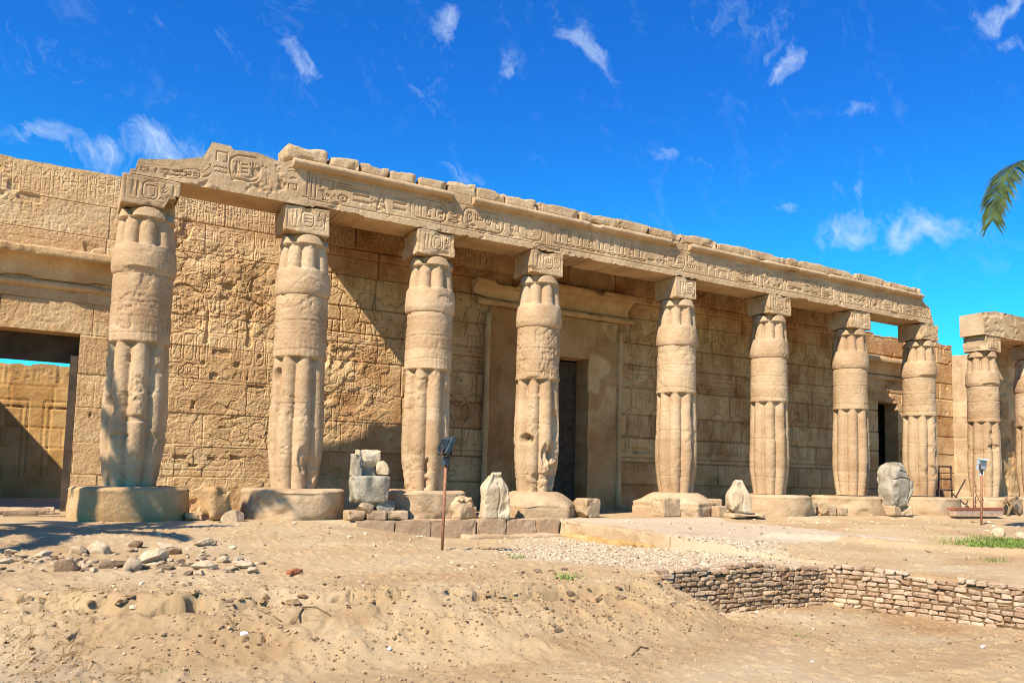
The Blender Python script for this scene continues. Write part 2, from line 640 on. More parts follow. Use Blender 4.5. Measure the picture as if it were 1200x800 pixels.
def facets(U, Z, cs, seed, wob=.35):
    """spalled stone: irregular cells, each a tilted plane at its own depth (0..1), and closeness to the cell rim"""
    wu = U/cs+wob*(fbm(U*2.2, Z*2.2, 0, 3, seed+1)-.5)*2
    wz = Z/cs*1.35+wob*(fbm(U*2.2+9, Z*2.2, 0, 3, seed+2)-.5)*2
    iu, iz = np.floor(wu), np.floor(wz)
    b1 = np.full(U.shape, 9.0)
    b2 = np.full(U.shape, 9.0)
    val = np.zeros(U.shape)
    for du in (-1, 0, 1):
        for dz in (-1, 0, 1):
            a, c = (iu+du).astype(np.int64), (iz+dz).astype(np.int64)
            o = c*0
            pu, pz = a+_h(a, c, o, seed), c+_h(a, c, o, seed+3)
            d = np.hypot(wu-pu, wz-pz)
            dep = _h(a, c, o, seed+5)+(_h(a, c, o, seed+6)-.5)*(wu-pu)*1.1+(_h(a, c, o, seed+7)-.5)*(wz-pz)*1.1
            near = d < b1
            b2 = np.where(near, b1, np.minimum(b2, d))
            val = np.where(near, dep, val)
            b1 = np.where(near, d, b1)
    return val, np.clip((b2-b1)/.18, 0, 1)


# washed-out hollows along the crest: (x, y, half length, half depth, drop)
HOLES = [(2.95, -10.95, .26, .10, .17), (3.12, -10.82, .10, .07, .12), (3.6, -11.02, .14, .06, .10), (4.42, -11.25, .12, .07, .12), (4.62, -11.3, .20, .05, .10), (4.95, -11.40, .12, .08, .14),
         (5.55, -11.5, .16, .05, .09), (6.0, -11.62, .30, .06, .13), (6.35, -11.66, .14, .05, .10), (6.75, -11.72, .22, .09, .14), (7.05, -11.8, .2, .08, .14), (7.5, -11.8, .16, .08, .13),
         (7.95, -11.72, .16, .08, .13), (2.3, -10.5, .14, .05, .08), (1.9, -10.2, .12, .05, .07), (3.95, -11.5, .1, .05, .06), (5.2, -12.0, .1, .06, .06), (3.4, -11.7, .09, .05, .06), (6.3, -12.3, .1, .06, .06)]


def NOTCH(x, y):
    out = np.zeros(np.shape(x))
    m = (x > 1) & (x < 9) & (y > -13) & (y < -9.5)
    if not np.any(m):
        return out
    xs, ys = np.asarray(x)[m], np.asarray(y)[m]
    n1 = fbm(xs*7, ys*7, 0, 3, 190, .6)-.5
    n2 = fbm(xs*7+5, ys*7, 0, 3, 191, .6)-.5
    o = np.zeros(xs.shape)
    for (hx, hy, a, b, d) in HOLES:
        r = np.hypot((xs-hx+.25*n1)/a, (ys-hy+.18*n2)/b)
        o = np.maximum(o, 1.45*d*sstep(1.02, .82, r)*(.7+.6*(n1+.5)))
    out[m] = o
    return out


LOWPOLY = np.vstack([BANK, [(-40., -40.)]])


def ground_z(x, y, detail=True):
    xn = np.asarray(x, float)
    yn = np.asarray(y, float)
    x, y = GPI(xn, yn)
    fr = sstep(-1.6, -7.5, yn)
    zl = -0.27*fr
    m1 = sstep(4.2, 8.2, xn)*(xn < 10.72)*sstep(-1.20, -1.32, yn)
    zg = -0.41+0.12*sstep(-3.5, -8.5, yn)
    z = zl*(1-m1)+zg*m1
    zr = -.09*sstep(-1.3, -1.8, yn)-.05*sstep(-4.5, -6.5, yn)-.11*sstep(-6.5, -8.5, yn)
    z = np.where(xn >= 10.72, zr, z)
    rd = seg_dist(x, y, np.array([(15.6, -7.4), (16.4, -8.7), (16.8, -10.2), (17.2, -11.6), (18.5, -16.)]))
    z = z+0.12*np.exp(-(rd/.24)**2)
    s = seg_dist(x, y, BANK)*np.where(inside(x, y, LOWPOLY), 1, -1)
    brick = (x > 8.75) & (s > -2)
    wob = 0.35*(fbm(x*1.1, y*1.1, 0, 3, 41)-.5)+.14*(fbm(x*4.2, y*4.2, 0, 2, 43)-.5)
    s2 = np.where(brick, s, s+wob+.05*(facets(x, y, .30, 160)[0]-.5))
    lowz = -0.83-0.02*sstep(1, 5, s)+0.05*sstep(1.0, 3.0, x-6)*sstep(-13.5, -15.5, y)
    t_nat = 0.22*sstep(-.10, .18, s2)+0.78*sstep(.0, 1.6, s2)
    t_brk = sstep(-.02, 0.05, s2)
    t = np.where(brick, t_brk, t_nat)
    t = np.where(s2 < -.1, 0, t)
    z = z*(1-t)+lowz*t
    if detail:
        near = np.exp(-((np.maximum(np.abs(xn-4)-12, 0))/6)**2)
        plat = sstep(-1.2, -2.6, yn)
        z = z+near*plat*(.055*(fbm(x*.9, y*.9, 0, 4, 3)-.5)+.030*(fbm(x*5, y*5, 0, 3, 9)-.5))
        slope = np.where(brick, 0, np.exp(-((s2-.35)/.45)**2))
        z = z+slope*.07*(fbm(x*3.2, y*3.2, 0, 4, 21, .6)-.5)
        z = z-NOTCH(x, y)
        fc, fr_ = facets(x, y, .22, 170)
        z = z+slope*(.055*(fc-.5)-.015*(1-fr_))*sstep(.42, .55, fbm(x*1.1, y*1.1, 0, 3, 172))
        z = z+near*plat*.018*(fbm(x*14, y*14, 0, 2, 174)-.5)
        # clods
        cl = fbm(x*11, y*11, 0, 2, 31)
        z = z+near*plat*.020*sstep(.62, .80, cl)
        cl = vn(x*17, y*17, 0, 33)*vn(x*3, y*3, 0, 35)
        z = z+near*plat*.022*sstep(.5, .7, cl)
    return z


def gz(x, y):
    i = min(max(int(np.searchsorted(gx, x))-1, 0), len(gx)-2)
    j = min(max(int(np.searchsorted(gy, y))-1, 0), len(gy)-2)
    a, b = (x-gx[i])/(gx[i+1]-gx[i]), (y-gy[j])/(gy[j+1]-gy[j])
    return float((GZ[i, j]*(1-a)+GZ[i+1, j]*a)*(1-b)+(GZ[i, j+1]*(1-a)+GZ[i+1, j+1]*a)*b)


def axis(lo, hi, step, far_lo, far_hi, g=1.22):
    a = list(np.arange(lo, hi+step/2, step))
    s, p = step, lo
    left = []
    while p > far_lo:
        s *= g
        p -= s
        left.append(max(p, far_lo))
    s, p = step, hi
    rightp = []
    while p < far_hi:
        s *= g
        p += s
        rightp.append(min(p, far_hi))
    return np.array(left[::-1]+a+rightp)


gx = np.concatenate([axis(-1.6, 11.3, .023, -2500, 11.3)[:-1], np.arange(11.3, 20, .05), axis(20, 20.1, .1, 20, 2500)])
gx = np.unique(np.round(gx, 4))
gy = np.concatenate([axis(-13.9, -6.7, .022, -2500, -6.7)[:-1], np.arange(-6.7, -.8, .05), axis(-.8, -.7, .1, -.8, 2500)])
gy = np.unique(np.round(gy, 4))
GX, GY = np.meshgrid(gx, gy, indexing='ij')
GZ = ground_z(GX, GY)
NX, NY = GX, GY
GX, GY = GPI(NX, NY)
damp = sstep(.50, .68, fbm(GX*.45+3, GY*.75, 0, 4, 77))*.42
s_b = seg_dist(GX, GY, BANK)*np.where(inside(GX, GY, LOWPOLY), 1, -1)
damp = damp*.8+.45*np.exp(-((s_b-.9)/.9)**2)*sstep(.42, .6, fbm(GX*.9, GY*.9, 0, 4, 78))
damp = np.where(NY > -1.4, damp*.3, damp)
gravp = [(9.3, -6.8), (11.2, -4.6), (12.8, -2.6), (14.9, -1.6), (14.72, -3.5), (13.6, -6.4), (13.9, -7.2), (14.6, -8.3), (12.2, -10.6), (9.4, -11.0), (8.9, -9.6)]
gin = np.where(inside(GX, GY, gravp), 1, -1)*seg_dist(GX, GY, np.array(gravp+[gravp[0]]))
gravel = sstep(-.35, .5, gin+.9*(fbm(GX*1.6, GY*1.6, 0, 4, 81)-.5))*.85
grey = sstep(.3, 1.6, 1.9-np.hypot(GX-1.2, (GY+11.9)))*.7+.2*sstep(.55, .7, fbm(GX*.6, GY*.6, 0, 4, 84))
pave = np.where((NX > 10.75) & (NX < 15.9) & (NY < -1.3) & (NY > -7.0), .85, 0)*sstep(.25, .45, fbm(GX*.8, GY*.8, 0, 3, 86)+.18)
damp = damp*(1-gravel)
me = np_mesh('ground', np.stack([NX, NY, GZ], -1).reshape(-1, 3), grid_quads(len(gx), len(gy)), True,
             {'damp': np.clip(damp, 0, 1), 'gravel': gravel, 'grey': np.clip(grey, 0, .7), 'pave': pave})
tag(link('ground', me, M_GROUND), 'pale sandy ground sloping down in an eroded bank before the temple', None, None, 'structure')

# ------------------------------------------------------------------ hieroglyph stamps
GS = 48


def raster(strokes, fills=(), w=.048):
    yy, xx = np.meshgrid((np.arange(GS)+.5)/GS, (np.arange(GS)+.5)/GS)   # [x, y]
    d = np.full((GS, GS), 9.0)
    for pl in strokes:
        for (a, b) in zip(pl[:-1], pl[1:]):
            ax, ay = a
            bx, by = b
            L2 = (bx-ax)**2+(by-ay)**2+1e-9
            t = np.clip(((xx-ax)*(bx-ax)+(yy-ay)*(by-ay))/L2, 0, 1)
            d = np.minimum(d, np.hypot(xx-ax-t*(bx-ax), yy-ay-t*(by-ay))-w)
    for f in fills:
        if f[0] == 'e':
            _, cx, cy, rx, ry = f
            d = np.minimum(d, (np.hypot((xx-cx)/rx, (yy-cy)/ry)-1)*min(rx, ry))
        elif f[0] == 'r':
            _, xa, ya, xb, yb = f
            d = np.minimum(d, np.maximum(np.maximum(xa-xx, xx-xb), np.maximum(ya-yy, yy-yb)))
        elif f[0] == 'o':       # ring
            _, cx, cy, rx, ry, tw = f
            d = np.minimum(d, np.abs((np.hypot((xx-cx)/rx, (yy-cy)/ry)-1)*min(rx, ry))-tw)
        elif f[0] == 'h':       # half disc, flat below
            _, cx, cy, rx, ry = f
            d = np.minimum(d, np.maximum((np.hypot((xx-cx)/rx, (yy-cy)/ry)-1)*min(rx, ry), cy-yy))
        elif f[0] == 'b':       # basket, flat above
            _, cx, cy, rx, ry = f
            d = np.minimum(d, np.maximum((np.hypot((xx-cx)/rx, (yy-cy)/ry)-1)*min(rx, ry), yy-cy))
    return np.clip(.5-d/.05, 0, 1)


def zig(x0, x1, y, n, a):
    return [(x0+(x1-x0)*i/n, y+(a if i % 2 else -a)) for i in range(n+1)]


G = {
    'reed': raster([[(.5, .05), (.5, .95)]], [('e', .58, .68, .16, .28)]),
    'tworeed': raster([[(.28, .05), (.28, .95)], [(.7, .05), (.7, .95)]], [('e', .36, .7, .12, .25), ('e', .78, .7, .12, .25)]),
    'water': raster([zig(.05, .95, .70, 8, .05), zig(.05, .95, .30, 8, .05)], w=.04),
    'sun': raster([], [('o', .5, .55, .3, .3, .055), ('e', .5, .55, .08, .08)]),
    'bird': raster([[(.35, .3), (.35, .05)], [(.5, .3), (.5, .05)], [(.28, .05), (.62, .05)], [(.68, .42), (.95, .2)], [(.2, .82), (.06, .76)]],
                   [('e', .5, .45, .26, .19), ('e', .27, .78, .12, .13), ('e', .32, .62, .11, .18)]),
    'owl': raster([[(.42, .3), (.42, .05)], [(.58, .3), (.58, .05)], [(.3, .05), (.7, .05)]], [('e', .5, .45, .2, .28), ('e', .48, .8, .2, .15)]),
    'ankh': raster([[(.5, .05), (.5, .55)], [(.2, .55), (.8, .55)]], [('o', .5, .76, .15, .19, .05)]),
    'leg': raster([[(.25, .05), (.5, .95)], [(.5, .95), (.78, .05)], [(.25, .05), (.42, .05)], [(.33, .4), (.66, .4)]]),
    'house': raster([[(.12, .12), (.12, .85), (.88, .85), (.88, .12), (.62, .12)]]),
    'mouth': raster([], [('o', .5, .5, .42, .17, .05)]),
    'loaf': raster([], [('h', .5, .35, .3, .35)]),
    'basket': raster([], [('b', .5, .62, .45, .4)]),
    'snake': raster([[(.05, .3), (.25, .45), (.45, .28), (.65, .42), (.85, .35), (.9, .7), (.72, .75)]]),
    'man': raster([[(.3, .05), (.75, .05), (.75, .3), (.45, .5)], [(.45, .55), (.8, .62)], [(.3, .05), (.35, .5)]], [('e', .43, .83, .13, .13), ('e', .4, .5, .14, .2)]),
    'stand': raster([[(.4, .05), (.45, .5)], [(.62, .05), (.5, .5)], [(.5, .65), (.85, .55)], [(.45, .65), (.2, .45)], [(.85, .05), (.85, .9)]],
                    [('e', .47, .62, .11, .2), ('e', .48, .88, .1, .1)]),
    'comb': raster([[(.08, .45), (.92, .45)], [(.08, .45), (.08, .75)], [(.92, .45), (.92, .75)], [(.3, .45), (.3, .75)], [(.5, .45), (.5, .75)], [(.7, .45), (.7, .75)]], w=.05),
    'bars': raster([[(.15, .05), (.15, .95)], [(.5, .05), (.5, .95)], [(.85, .05), (.85, .95)]]),
    'hbars': raster([[(.1, .75), (.9, .75)], [(.1, .5), (.9, .5)], [(.1, .25), (.9, .25)]]),
    'flag': raster([[(.3, .05), (.3, .95)], [(.3, .92), (.8, .85), (.3, .72)]]),
    'coil': raster([[(.2, .15), (.5, .1), (.75, .3), (.7, .6), (.45, .7), (.3, .5), (.45, .35), (.55, .45)], [(.5, .75), (.5, .95)]]),
    'beetle': raster([[(.2, .2), (.1, .1)], [(.8, .2), (.9, .1)], [(.2, .75), (.1, .9)], [(.8, .75), (.9, .9)]], [('e', .5, .45, .24, .32), ('e', .5, .82, .15, .12)]),
    'eye': raster([[(.05, .55), (.3, .72), (.7, .72), (.95, .55)], [(.05, .55), (.3, .4), (.7, .4), (.95, .55)], [(.35, .4), (.25, .1)], [(.6, .4), (.85, .2)]], [('e', .5, .56, .12, .14)], .04),
    'tri': raster([[(.1, .1), (.5, .9), (.9, .1), (.1, .1)]]),
    'stair': raster([[(.1, .1), (.1, .35), (.35, .35), (.35, .6), (.6, .6), (.6, .85), (.9, .85), (.9, .1), (.1, .1)]]),
}
TALL = ['reed', 'tworeed', 'bird', 'owl', 'ankh', 'leg', 'man', 'stand', 'flag', 'bars', 'coil', 'beetle', 'tri', 'bird', 'owl', 'reed', 'man']
FLAT = ['water', 'mouth', 'loaf', 'basket', 'snake', 'comb', 'hbars', 'eye', 'house', 'sun']


class Relief:
    """a raster of carved depth over a rectangle (x0..x1, z0..z1)"""

    def __init__(self, x0, x1, z0, z1, res):
        self.x0, self.z0, self.res = x0, z0, res
        self.nx, self.nz = int((x1-x0)/res)+2, int((z1-z0)/res)+2
        self.h = np.zeros((self.nx, self.nz))

    def win(self, xa, xb, za, zb):
        i0, i1 = int((xa-self.x0)/self.res), int((xb-self.x0)/self.res)+1
        j0, j1 = int((za-self.z0)/self.res), int((zb-self.z0)/self.res)+1
        i0, i1 = max(i0, 0), min(i1, self.nx)
        j0, j1 = max(j0, 0), min(j1, self.nz)
        if i1 <= i0 or j1 <= j0:
            return None
        X = self.x0+np.arange(i0, i1)*self.res
        Z = self.z0+np.arange(j0, j1)*self.res
        return i0, i1, j0, j1, X, Z

    def put(self, w, d):
        i0, i1, j0, j1 = w[:4]
        self.h[i0:i1, j0:j1] = np.maximum(self.h[i0:i1, j0:j1], d)

    def glyph(self, name, xa, za, wx, wz, depth):
        w = self.win(xa, xa+wx, za, za+wz)
        if w is None:
            return
        X, Z = np.meshgrid((w[4]-xa)/wx, (w[5]-za)/wz, indexing='ij')
        gxx = np.clip(X*GS-.5, 0, GS-1.001)
        gzz = np.clip(Z*GS-.5, 0, GS-1.001)
        i, j = gxx.astype(int), gzz.astype(int)
        fx, fz = gxx-i, gzz-j
        g = G[name]
        i2, j2 = np.minimum(i+1, GS-1), np.minimum(j+1, GS-1)
        v = (g[i, j]*(1-fx)+g[i2, j]*fx)*(1-fz)+(g[i, j2]*(1-fx)+g[i2, j2]*fx)*fz
        self.put(w, v*depth)

    def line(self, xa, za, xb, zb, wd, depth):
        p = wd*2
        w = self.win(min(xa, xb)-p, max(xa, xb)+p, min(za, zb)-p, max(za, zb)+p)
        if w is None:
            return
        X, Z = np.meshgrid(w[4], w[5], indexing='ij')
        L2 = (xb-xa)**2+(zb-za)**2+1e-9
        t = np.clip(((X-xa)*(xb-xa)+(Z-za)*(zb-za))/L2, 0, 1)
        d = np.hypot(X-xa-t*(xb-xa), Z-za-t*(zb-za))-wd
        self.put(w, np.clip(.5-d/.02, 0, 1)*depth)

    def ring(self, xa, xb, za, zb, wd, depth):      # cartouche outline
        w = self.win(xa-.05, xb+.05, za-.05, zb+.05)
        if w is None:
            return
        X, Z = np.meshgrid(w[4], w[5], indexing='ij')
        cx, cz, hx, hz = (xa+xb)/2, (za+zb)/2, (xb-xa)/2, (zb-za)/2
        r = min(hx, hz)*.8
        qx, qz = np.abs(X-cx)-(hx-r), np.abs(Z-cz)-(hz-r)
        d = np.hypot(np.maximum(qx, 0), np.maximum(qz, 0))+np.minimum(np.maximum(qx, qz), 0)-r
        self.put(w, np.clip(.5-(np.abs(d)-wd)/.02, 0, 1)*depth)

    def row(self, xa, xb, za, zb, depth, rs, fill=.85):
        """a band of carved signs, single tall ones and stacked flat ones"""
        h = zb-za
        x = xa
        while x < xb-.2*h:
            k = rs.rand()
            if k < .12 and x+1.5*h < xb:
                self.ring(x, x+1.35*h, za+.03*h, zb-.03*h, .035*h, depth)
                for q in range(3):
                    self.glyph(rs.choice(['sun', 'comb', 'man', 'beetle', 'hbars', 'house', 'water']), x+.12*h+q*.37*h, za+.18*h, .34*h, .62*h, depth)
                x += 1.5*h
            elif k < .58:
                wd = h*rs.uniform(.42, .62)
                self.glyph(rs.choice(TALL), x, za, wd, h*fill, depth)
                x += wd*1.08
            else:
                wd = h*rs.uniform(.5, .75)
                n = rs.choice([2, 3])
                for q in range(n):
                    self.glyph(rs.choice(FLAT), x, za+h*q/n, wd, h*.9/n, depth)
                x += wd*1.1

    def columns(self, xa, xb, za, zb, cw, depth, rs):
        """vertical columns of signs between ruled lines"""
        x = xa
        while x < xb:
            self.line(x, za, x, zb, .008, depth)
            z = zb
            while z > za+.15:
                if rs.rand() < .5:
                    hh = cw*rs.uniform(.8, 1.1)
                    self.glyph(rs.choice(TALL), x+cw*.15, z-hh, cw*.7, hh*.93, depth)
                else:
                    hh = cw*rs.uniform(.4, .6)
                    self.glyph(rs.choice(FLAT), x+cw*.12, z-hh, cw*.76, hh*.9, depth)
                z -= hh
            x += cw

    def figure(self, x, za, h, depth, face=1):
        """a standing figure in sunk outline, about h tall"""
        def P(a, b):
            return (x+face*a*h, za+b*h)
        body = [[(.0, .82), (.06, .80), (.16, .76), (.20, .74)], [(.0, .82), (-.06, .8), (-.15, .77)], [(-.15, .77), (-.10, .52)], [(.16, .76), (.09, .52)],
                [(-.10, .52), (-.15, .3)], [(.09, .52), (.22, .3)], [(-.15, .3), (.22, .3)], [(-.08, .3), (-.10, .02)], [(.0, .3), (-.01, .04)], [(-.1, .02), (.03, .02)],
                [(.08, .3), (.14, .04)], [(.17, .3), (.20, .04)], [(.12, .02), (.28, .02)], [(.18, .75), (.33, .6), (.45, .68)], [(-.14, .76), (-.19, .55), (-.13, .42)],
                [(-.04, .83), (-.06, .93), (.0, .97), (.06, .93), (.07, .86), (.03, .83)], [(-.05, .96), (-.05, 1.08), (.03, 1.12), (.05, .98)]]
        for pl in body:
            for a, b in zip(pl[:-1], pl[1:]):
                (xa, zaa), (xb, zbb) = P(*a), P(*b)
                self.line(xa, zaa, xb, zbb, .014, depth)

    def sample(self, X, Z):
        a = np.clip((X-self.x0)/self.res, 0, self.nx-1.001)
        b = np.clip((Z-self.z0)/self.res, 0, self.nz-1.001)
        i, j = a.astype(int), b.astype(int)
        fx, fz = a-i, b-j
        g = self.h
        i2, j2 = np.minimum(i+1, self.nx-1), np.minimum(j+1, self.nz-1)
        return (g[i, j]*(1-fx)+g[i2, j]*fx)*(1-fz)+(g[i, j2]*(1-fx)+g[i2, j2]*fx)*fz


# ------------------------------------------------------------------ slab builder


def slab(us, zs, hfun, v_front, v_back, zmap=None, tone=None, umap=None, raw=False):
    """closed slab: a displaced front grid facing -y, sides and a back"""
    U, Z = np.meshgrid(us, zs, indexing='ij')
    n, m = U.shape
    H = hfun(U, Z)
    ZZ = zmap(U, Z) if zmap else Z
    UU = umap(U, ZZ) if umap else U
    if not raw:
        if v_front < 1.5:
            UU = XC(UU)
        elif v_front < 5:
            UU, ZZ = XW(UU), ZW(ZZ)
        else:
            UU, ZZ = .9767*UU-5.656, 1.05*ZZ-.12
    V = np.stack([UU, v_front-H, ZZ], -1).reshape(-1, 3)
    tn = (tone(U, Z) if tone else np.full(U.shape, .5)).ravel()
    quads = [grid_quads(n, m)]
    idx = np.arange(n*m).reshape(n, m)
    ring = np.concatenate([idx[:-1, 0], idx[-1, :-1], idx[:0:-1, -1], idx[0, :0:-1]])
    # side strips get their own vertices, so edges shade crisp
    rv = V[ring]
    nb = 6
    rows = []
    for k in range(nb+1):
        t = k/nb
        w = rv.copy()
        w[:, 1] = rv[:, 1]*(1-t)+v_back*t
        if 0 < k < nb:
            w = w+.012*(np.stack([fbm(w[:, 0]*4+k, w[:, 1]*4, w[:, 2]*4, 3, 60+q) for q in range(3)], -1)-.5)*np.array([1, 0, 1])
        rows.append(w)
    L = len(ring)
    base = n*m
    sv = np.concatenate(rows)
    q2 = []
    i = np.arange(L)
    i2 = (i+1) % L
    for k in range(nb):
        q2.append(np.stack([base+k*L+i2, base+k*L+i, base+(k+1)*L+i, base+(k+1)*L+i2], -1))
    c4 = [0, n-1, n-1+m-1, 2*(n-1)+m-1]
    q2.append(np.array([[base+nb*L+c4[0], base+nb*L+c4[3], base+nb*L+c4[2], base+nb*L+c4[1]]]))
    verts = np.concatenate([V, sv])
    q = np.concatenate(quads+q2)
    sm = np.concatenate([np.full(len(quads[0]), True), np.full(len(q)-len(quads[0]), False)])
    tn = np.concatenate([tn, np.tile(tn[ring], nb+1)])
    return verts, q, sm, tn


def join_slabs(name, parts):
    V, Q, S, T, n = [], [], [], [], 0
    for (v, q, s, t) in parts:
        V.append(v)
        Q.append(q+n)
        S.append(s)
        T.append(t)
        n += len(v)
    return np_mesh(name, np.concatenate(V), np.concatenate(Q), np.concatenate(S), {'tone': np.concatenate(T)})


def courses(U, Z, zlist, lmin, lmax, seed, x0=-5.0, x1=45.0, wj=.010, dj=.03, off=.016):
    """ashlar: joint depth (>0 cut) and per-block offset and tone"""
    rs = np.random.RandomState(seed)
    cut = np.zeros(U.shape)
    blk = np.zeros(U.shape)
    tone = np.full(U.shape, .5)
    wobu = .012*(fbm(U*3, Z*3, 0, 2, seed+3)-.5)
    for c in range(len(zlist)-1):
        za, zb = zlist[c], zlist[c+1]
        x = x0+rs.uniform(0, lmax)
        js = []
        while x < x1:
            js.append(x)
            x += rs.uniform(lmin, lmax)
        js = np.array(js)
        inrow = (Z >= za) & (Z < zb)
        if not inrow.any():
            continue
        uu = U[inrow]+wobu[inrow]
        k = np.searchsorted(js, uu)
        vals = rs.uniform(-1, 1, len(js)+2)
        tvals = rs.uniform(0, 1, len(js)+2)
        blk[inrow] = vals[k]*off
        tone[inrow] = .5+(tvals[k]-.5)*.8
        dl = np.abs(uu-js[np.clip(k-1, 0, len(js)-1)])
        dr = np.abs(js[np.clip(k, 0, len(js)-1)]-uu)
        dv = np.minimum(dl, dr)
        dz = np.minimum(np.abs(Z[inrow]-za), np.abs(Z[inrow]-zb))
        d = np.minimum(dv, dz)
        cut[inrow] = dj*np.clip(1.3-d/(wj[inrow] if isinstance(wj, np.ndarray) else wj), 0, 1)
    return cut, blk, tone


# ------------------------------------------------------------------ temple wall
V_WALL = 2.9
rsg = np.random.RandomState(5)
WR = Relief(2.0, 33.0, 0.0, 7.8, .0105)
# left wall above its cornice: worn text and low relief boats
WR.columns(2.2, 5.2, 6.88, 7.5, .19, .017, rsg)
WR.row(2.2, 5.2, 6.45, 6.75, .012, rsg)
WR.row(2.2, 5.2, 6.05, 6.35, .012, rsg)
WR.row(2.2, 5.2, 4.1, 4.6, .008, rsg)
WR.line(2.2, 6.9, 5.2, 6.92, .01, .012)
WR.line(2.2, 5.9, 5.2, 5.92, .01, .010)
WR.columns(4.62, 5.5, 2.3, 4.4, .3, .007, rsg)
# bay one: text columns, a battered scene and registers
WR.columns(5.3, 9.0, 6.88, 7.45, .15, .020, rsg)
WR.line(5.3, 6.85, 9.0, 6.85, .012, .022)
WR.row(5.3, 9.0, 6.45, 6.75, .018, rsg)
WR.row(5.3, 9.0, 6.1, 6.4, .018, rsg)
for i in range(7):
    WR.figure(5.55+i*.52, 4.7, 1.15, .020, 1 if i % 2 else -1)
WR.columns(5.3, 9.2, 4.30, 4.62, .14, .020, rsg)
WR.line(5.3, 4.25, 9.4, 4.25, .012, .022)
for i in range(14):
    WR.ring(5.4+i*.285, 5.62+i*.285, 3.55, 4.18, .014, .020)
    WR.line(5.43+i*.285, 3.6, 5.6+i*.285, 4.1, .008, .015)
WR.row(5.3, 9.4, 3.2, 3.48, .018, rsg)
WR.line(5.3, 3.12, 9.4, 3.12, .012, .022)
WR.row(5.3, 9.4, 2.78, 3.05, .016, rsg)
WR.row(5.3, 9.4, 2.42, 2.70, .016, rsg)
WR.row(5.3, 9.4, 2.06, 2.34, .016, rsg)
WR.row(5.3, 9.4, 1.70, 1.98, .016, rsg)
WR.line(5.3, 1.60, 9.6, 1.60, .016, .024)
WR.row(5.3, 9.6, 1.10, 1.42, .020, rsg)
WR.line(5.3, 1.0, 9.6, 1.0, .012, .018)
# bay two and the shaded bays: standing figures under columns of text
for (ua, ub) in ((9.2, 12.4), (12.5, 15.3), (20.5, 24.2), (24.3, 28.2), (28.4, 31.8)):
    WR.columns(ua, ub, 6.7, 7.45, .2, .020, rsg)
    WR.line(ua, 6.6, ub, 6.6, .014, .024)
    x = ua+.4
    while x < ub-.3:
        WR.figure(x, 4.45, 1.6, .022, rsg.choice([-1, 1]))
        WR.columns(x+.28, x+.62, 5.75, 6.5, .17, .018, rsg)
        x += .95
    WR.line(ua, 4.35, ub, 4.35, .014, .024)
    WR.row(ua, ub, 3.95, 4.25, .018, rsg)
    WR.line(ua, 3.88, ub, 3.88, .012, .02)
    x = ua+.45
    while x < ub-.3:
        WR.figure(x, 1.85, 1.75, .022, rsg.choice([-1, 1]))
        WR.columns(x+.3, x+.62, 3.0, 3.8, .16, .016, rsg)
        x += 1.0
    WR.line(ua, 1.7, ub, 1.7, .014, .024)
    WR.row(ua, ub, 1.3, 1.6, .014, rsg)
ZC = [0, .85, 1.55, 2.32, 3.05, 3.9, 4.62, 5.3, 6.12, 6.84, 7.8]


def wall_fields(U, Z):
    cut, blk, tone = courses(U, Z, ZC, 1.1, 2.9, 8, wj=np.where((U > 12.2) | ((U > 9.6) & (Z > 4.6)), .020, .012), dj=.026, off=.011)
    e = fbm(U*.55+7, Z*.65, 0, 4, 15)
    bay1 = sstep(5.2, 5.7, U)*sstep(9.3, 8.7, U)
    lowbay2 = sstep(8.6, 9.2, U)*sstep(12.6, 12.0, U)
    rough = bay1*(sstep(4.0, 4.5, Z)*sstep(6.6, 6.0, Z)*.95+.22)+lowbay2*sstep(1.5, 1.9, Z)*sstep(5.0, 4.4, Z)*.55+.10
    region = sstep(.38, .56, fbm(U*.9, Z*.9, 0, 4, 19, .6)+.12*rough)
    f1, r1 = facets(U, Z, .42, 140)
    f2, r2 = facets(U, Z, .15, 150)
    gouge = .85*np.clip(rough, 0, 1)*region*np.clip(.075*np.clip(f1-.25, 0, 1)+.028*f2+.018*(1-r1)+.006*(1-r2), 0, .12)
    fine = .010*(fbm(U*9, Z*9, 0, 3, 27)-.5)+.022*(e-.5)+.010*(fbm(U*22, Z*22, 0, 2, 28)-.5)
    # long ragged cracks
    ck = np.abs(fbm(U*.8+3, Z*1.3, 0, 4, 29, .6)-.5)
    fine = fine-.035*np.clip(1-ck/.010, 0, 1)*sstep(.45, .6, fbm(U*.6, Z*.6, 0, 2, 30))*(bay1+lowbay2)
    pits = .05*sstep(.80, .86, vn(U*3.7, Z*3.7, 0, 52))*sstep(.5, .6, vn(U*.9, Z*.9, 0, 53))
    return cut, blk, tone, gouge, fine, pits, rough


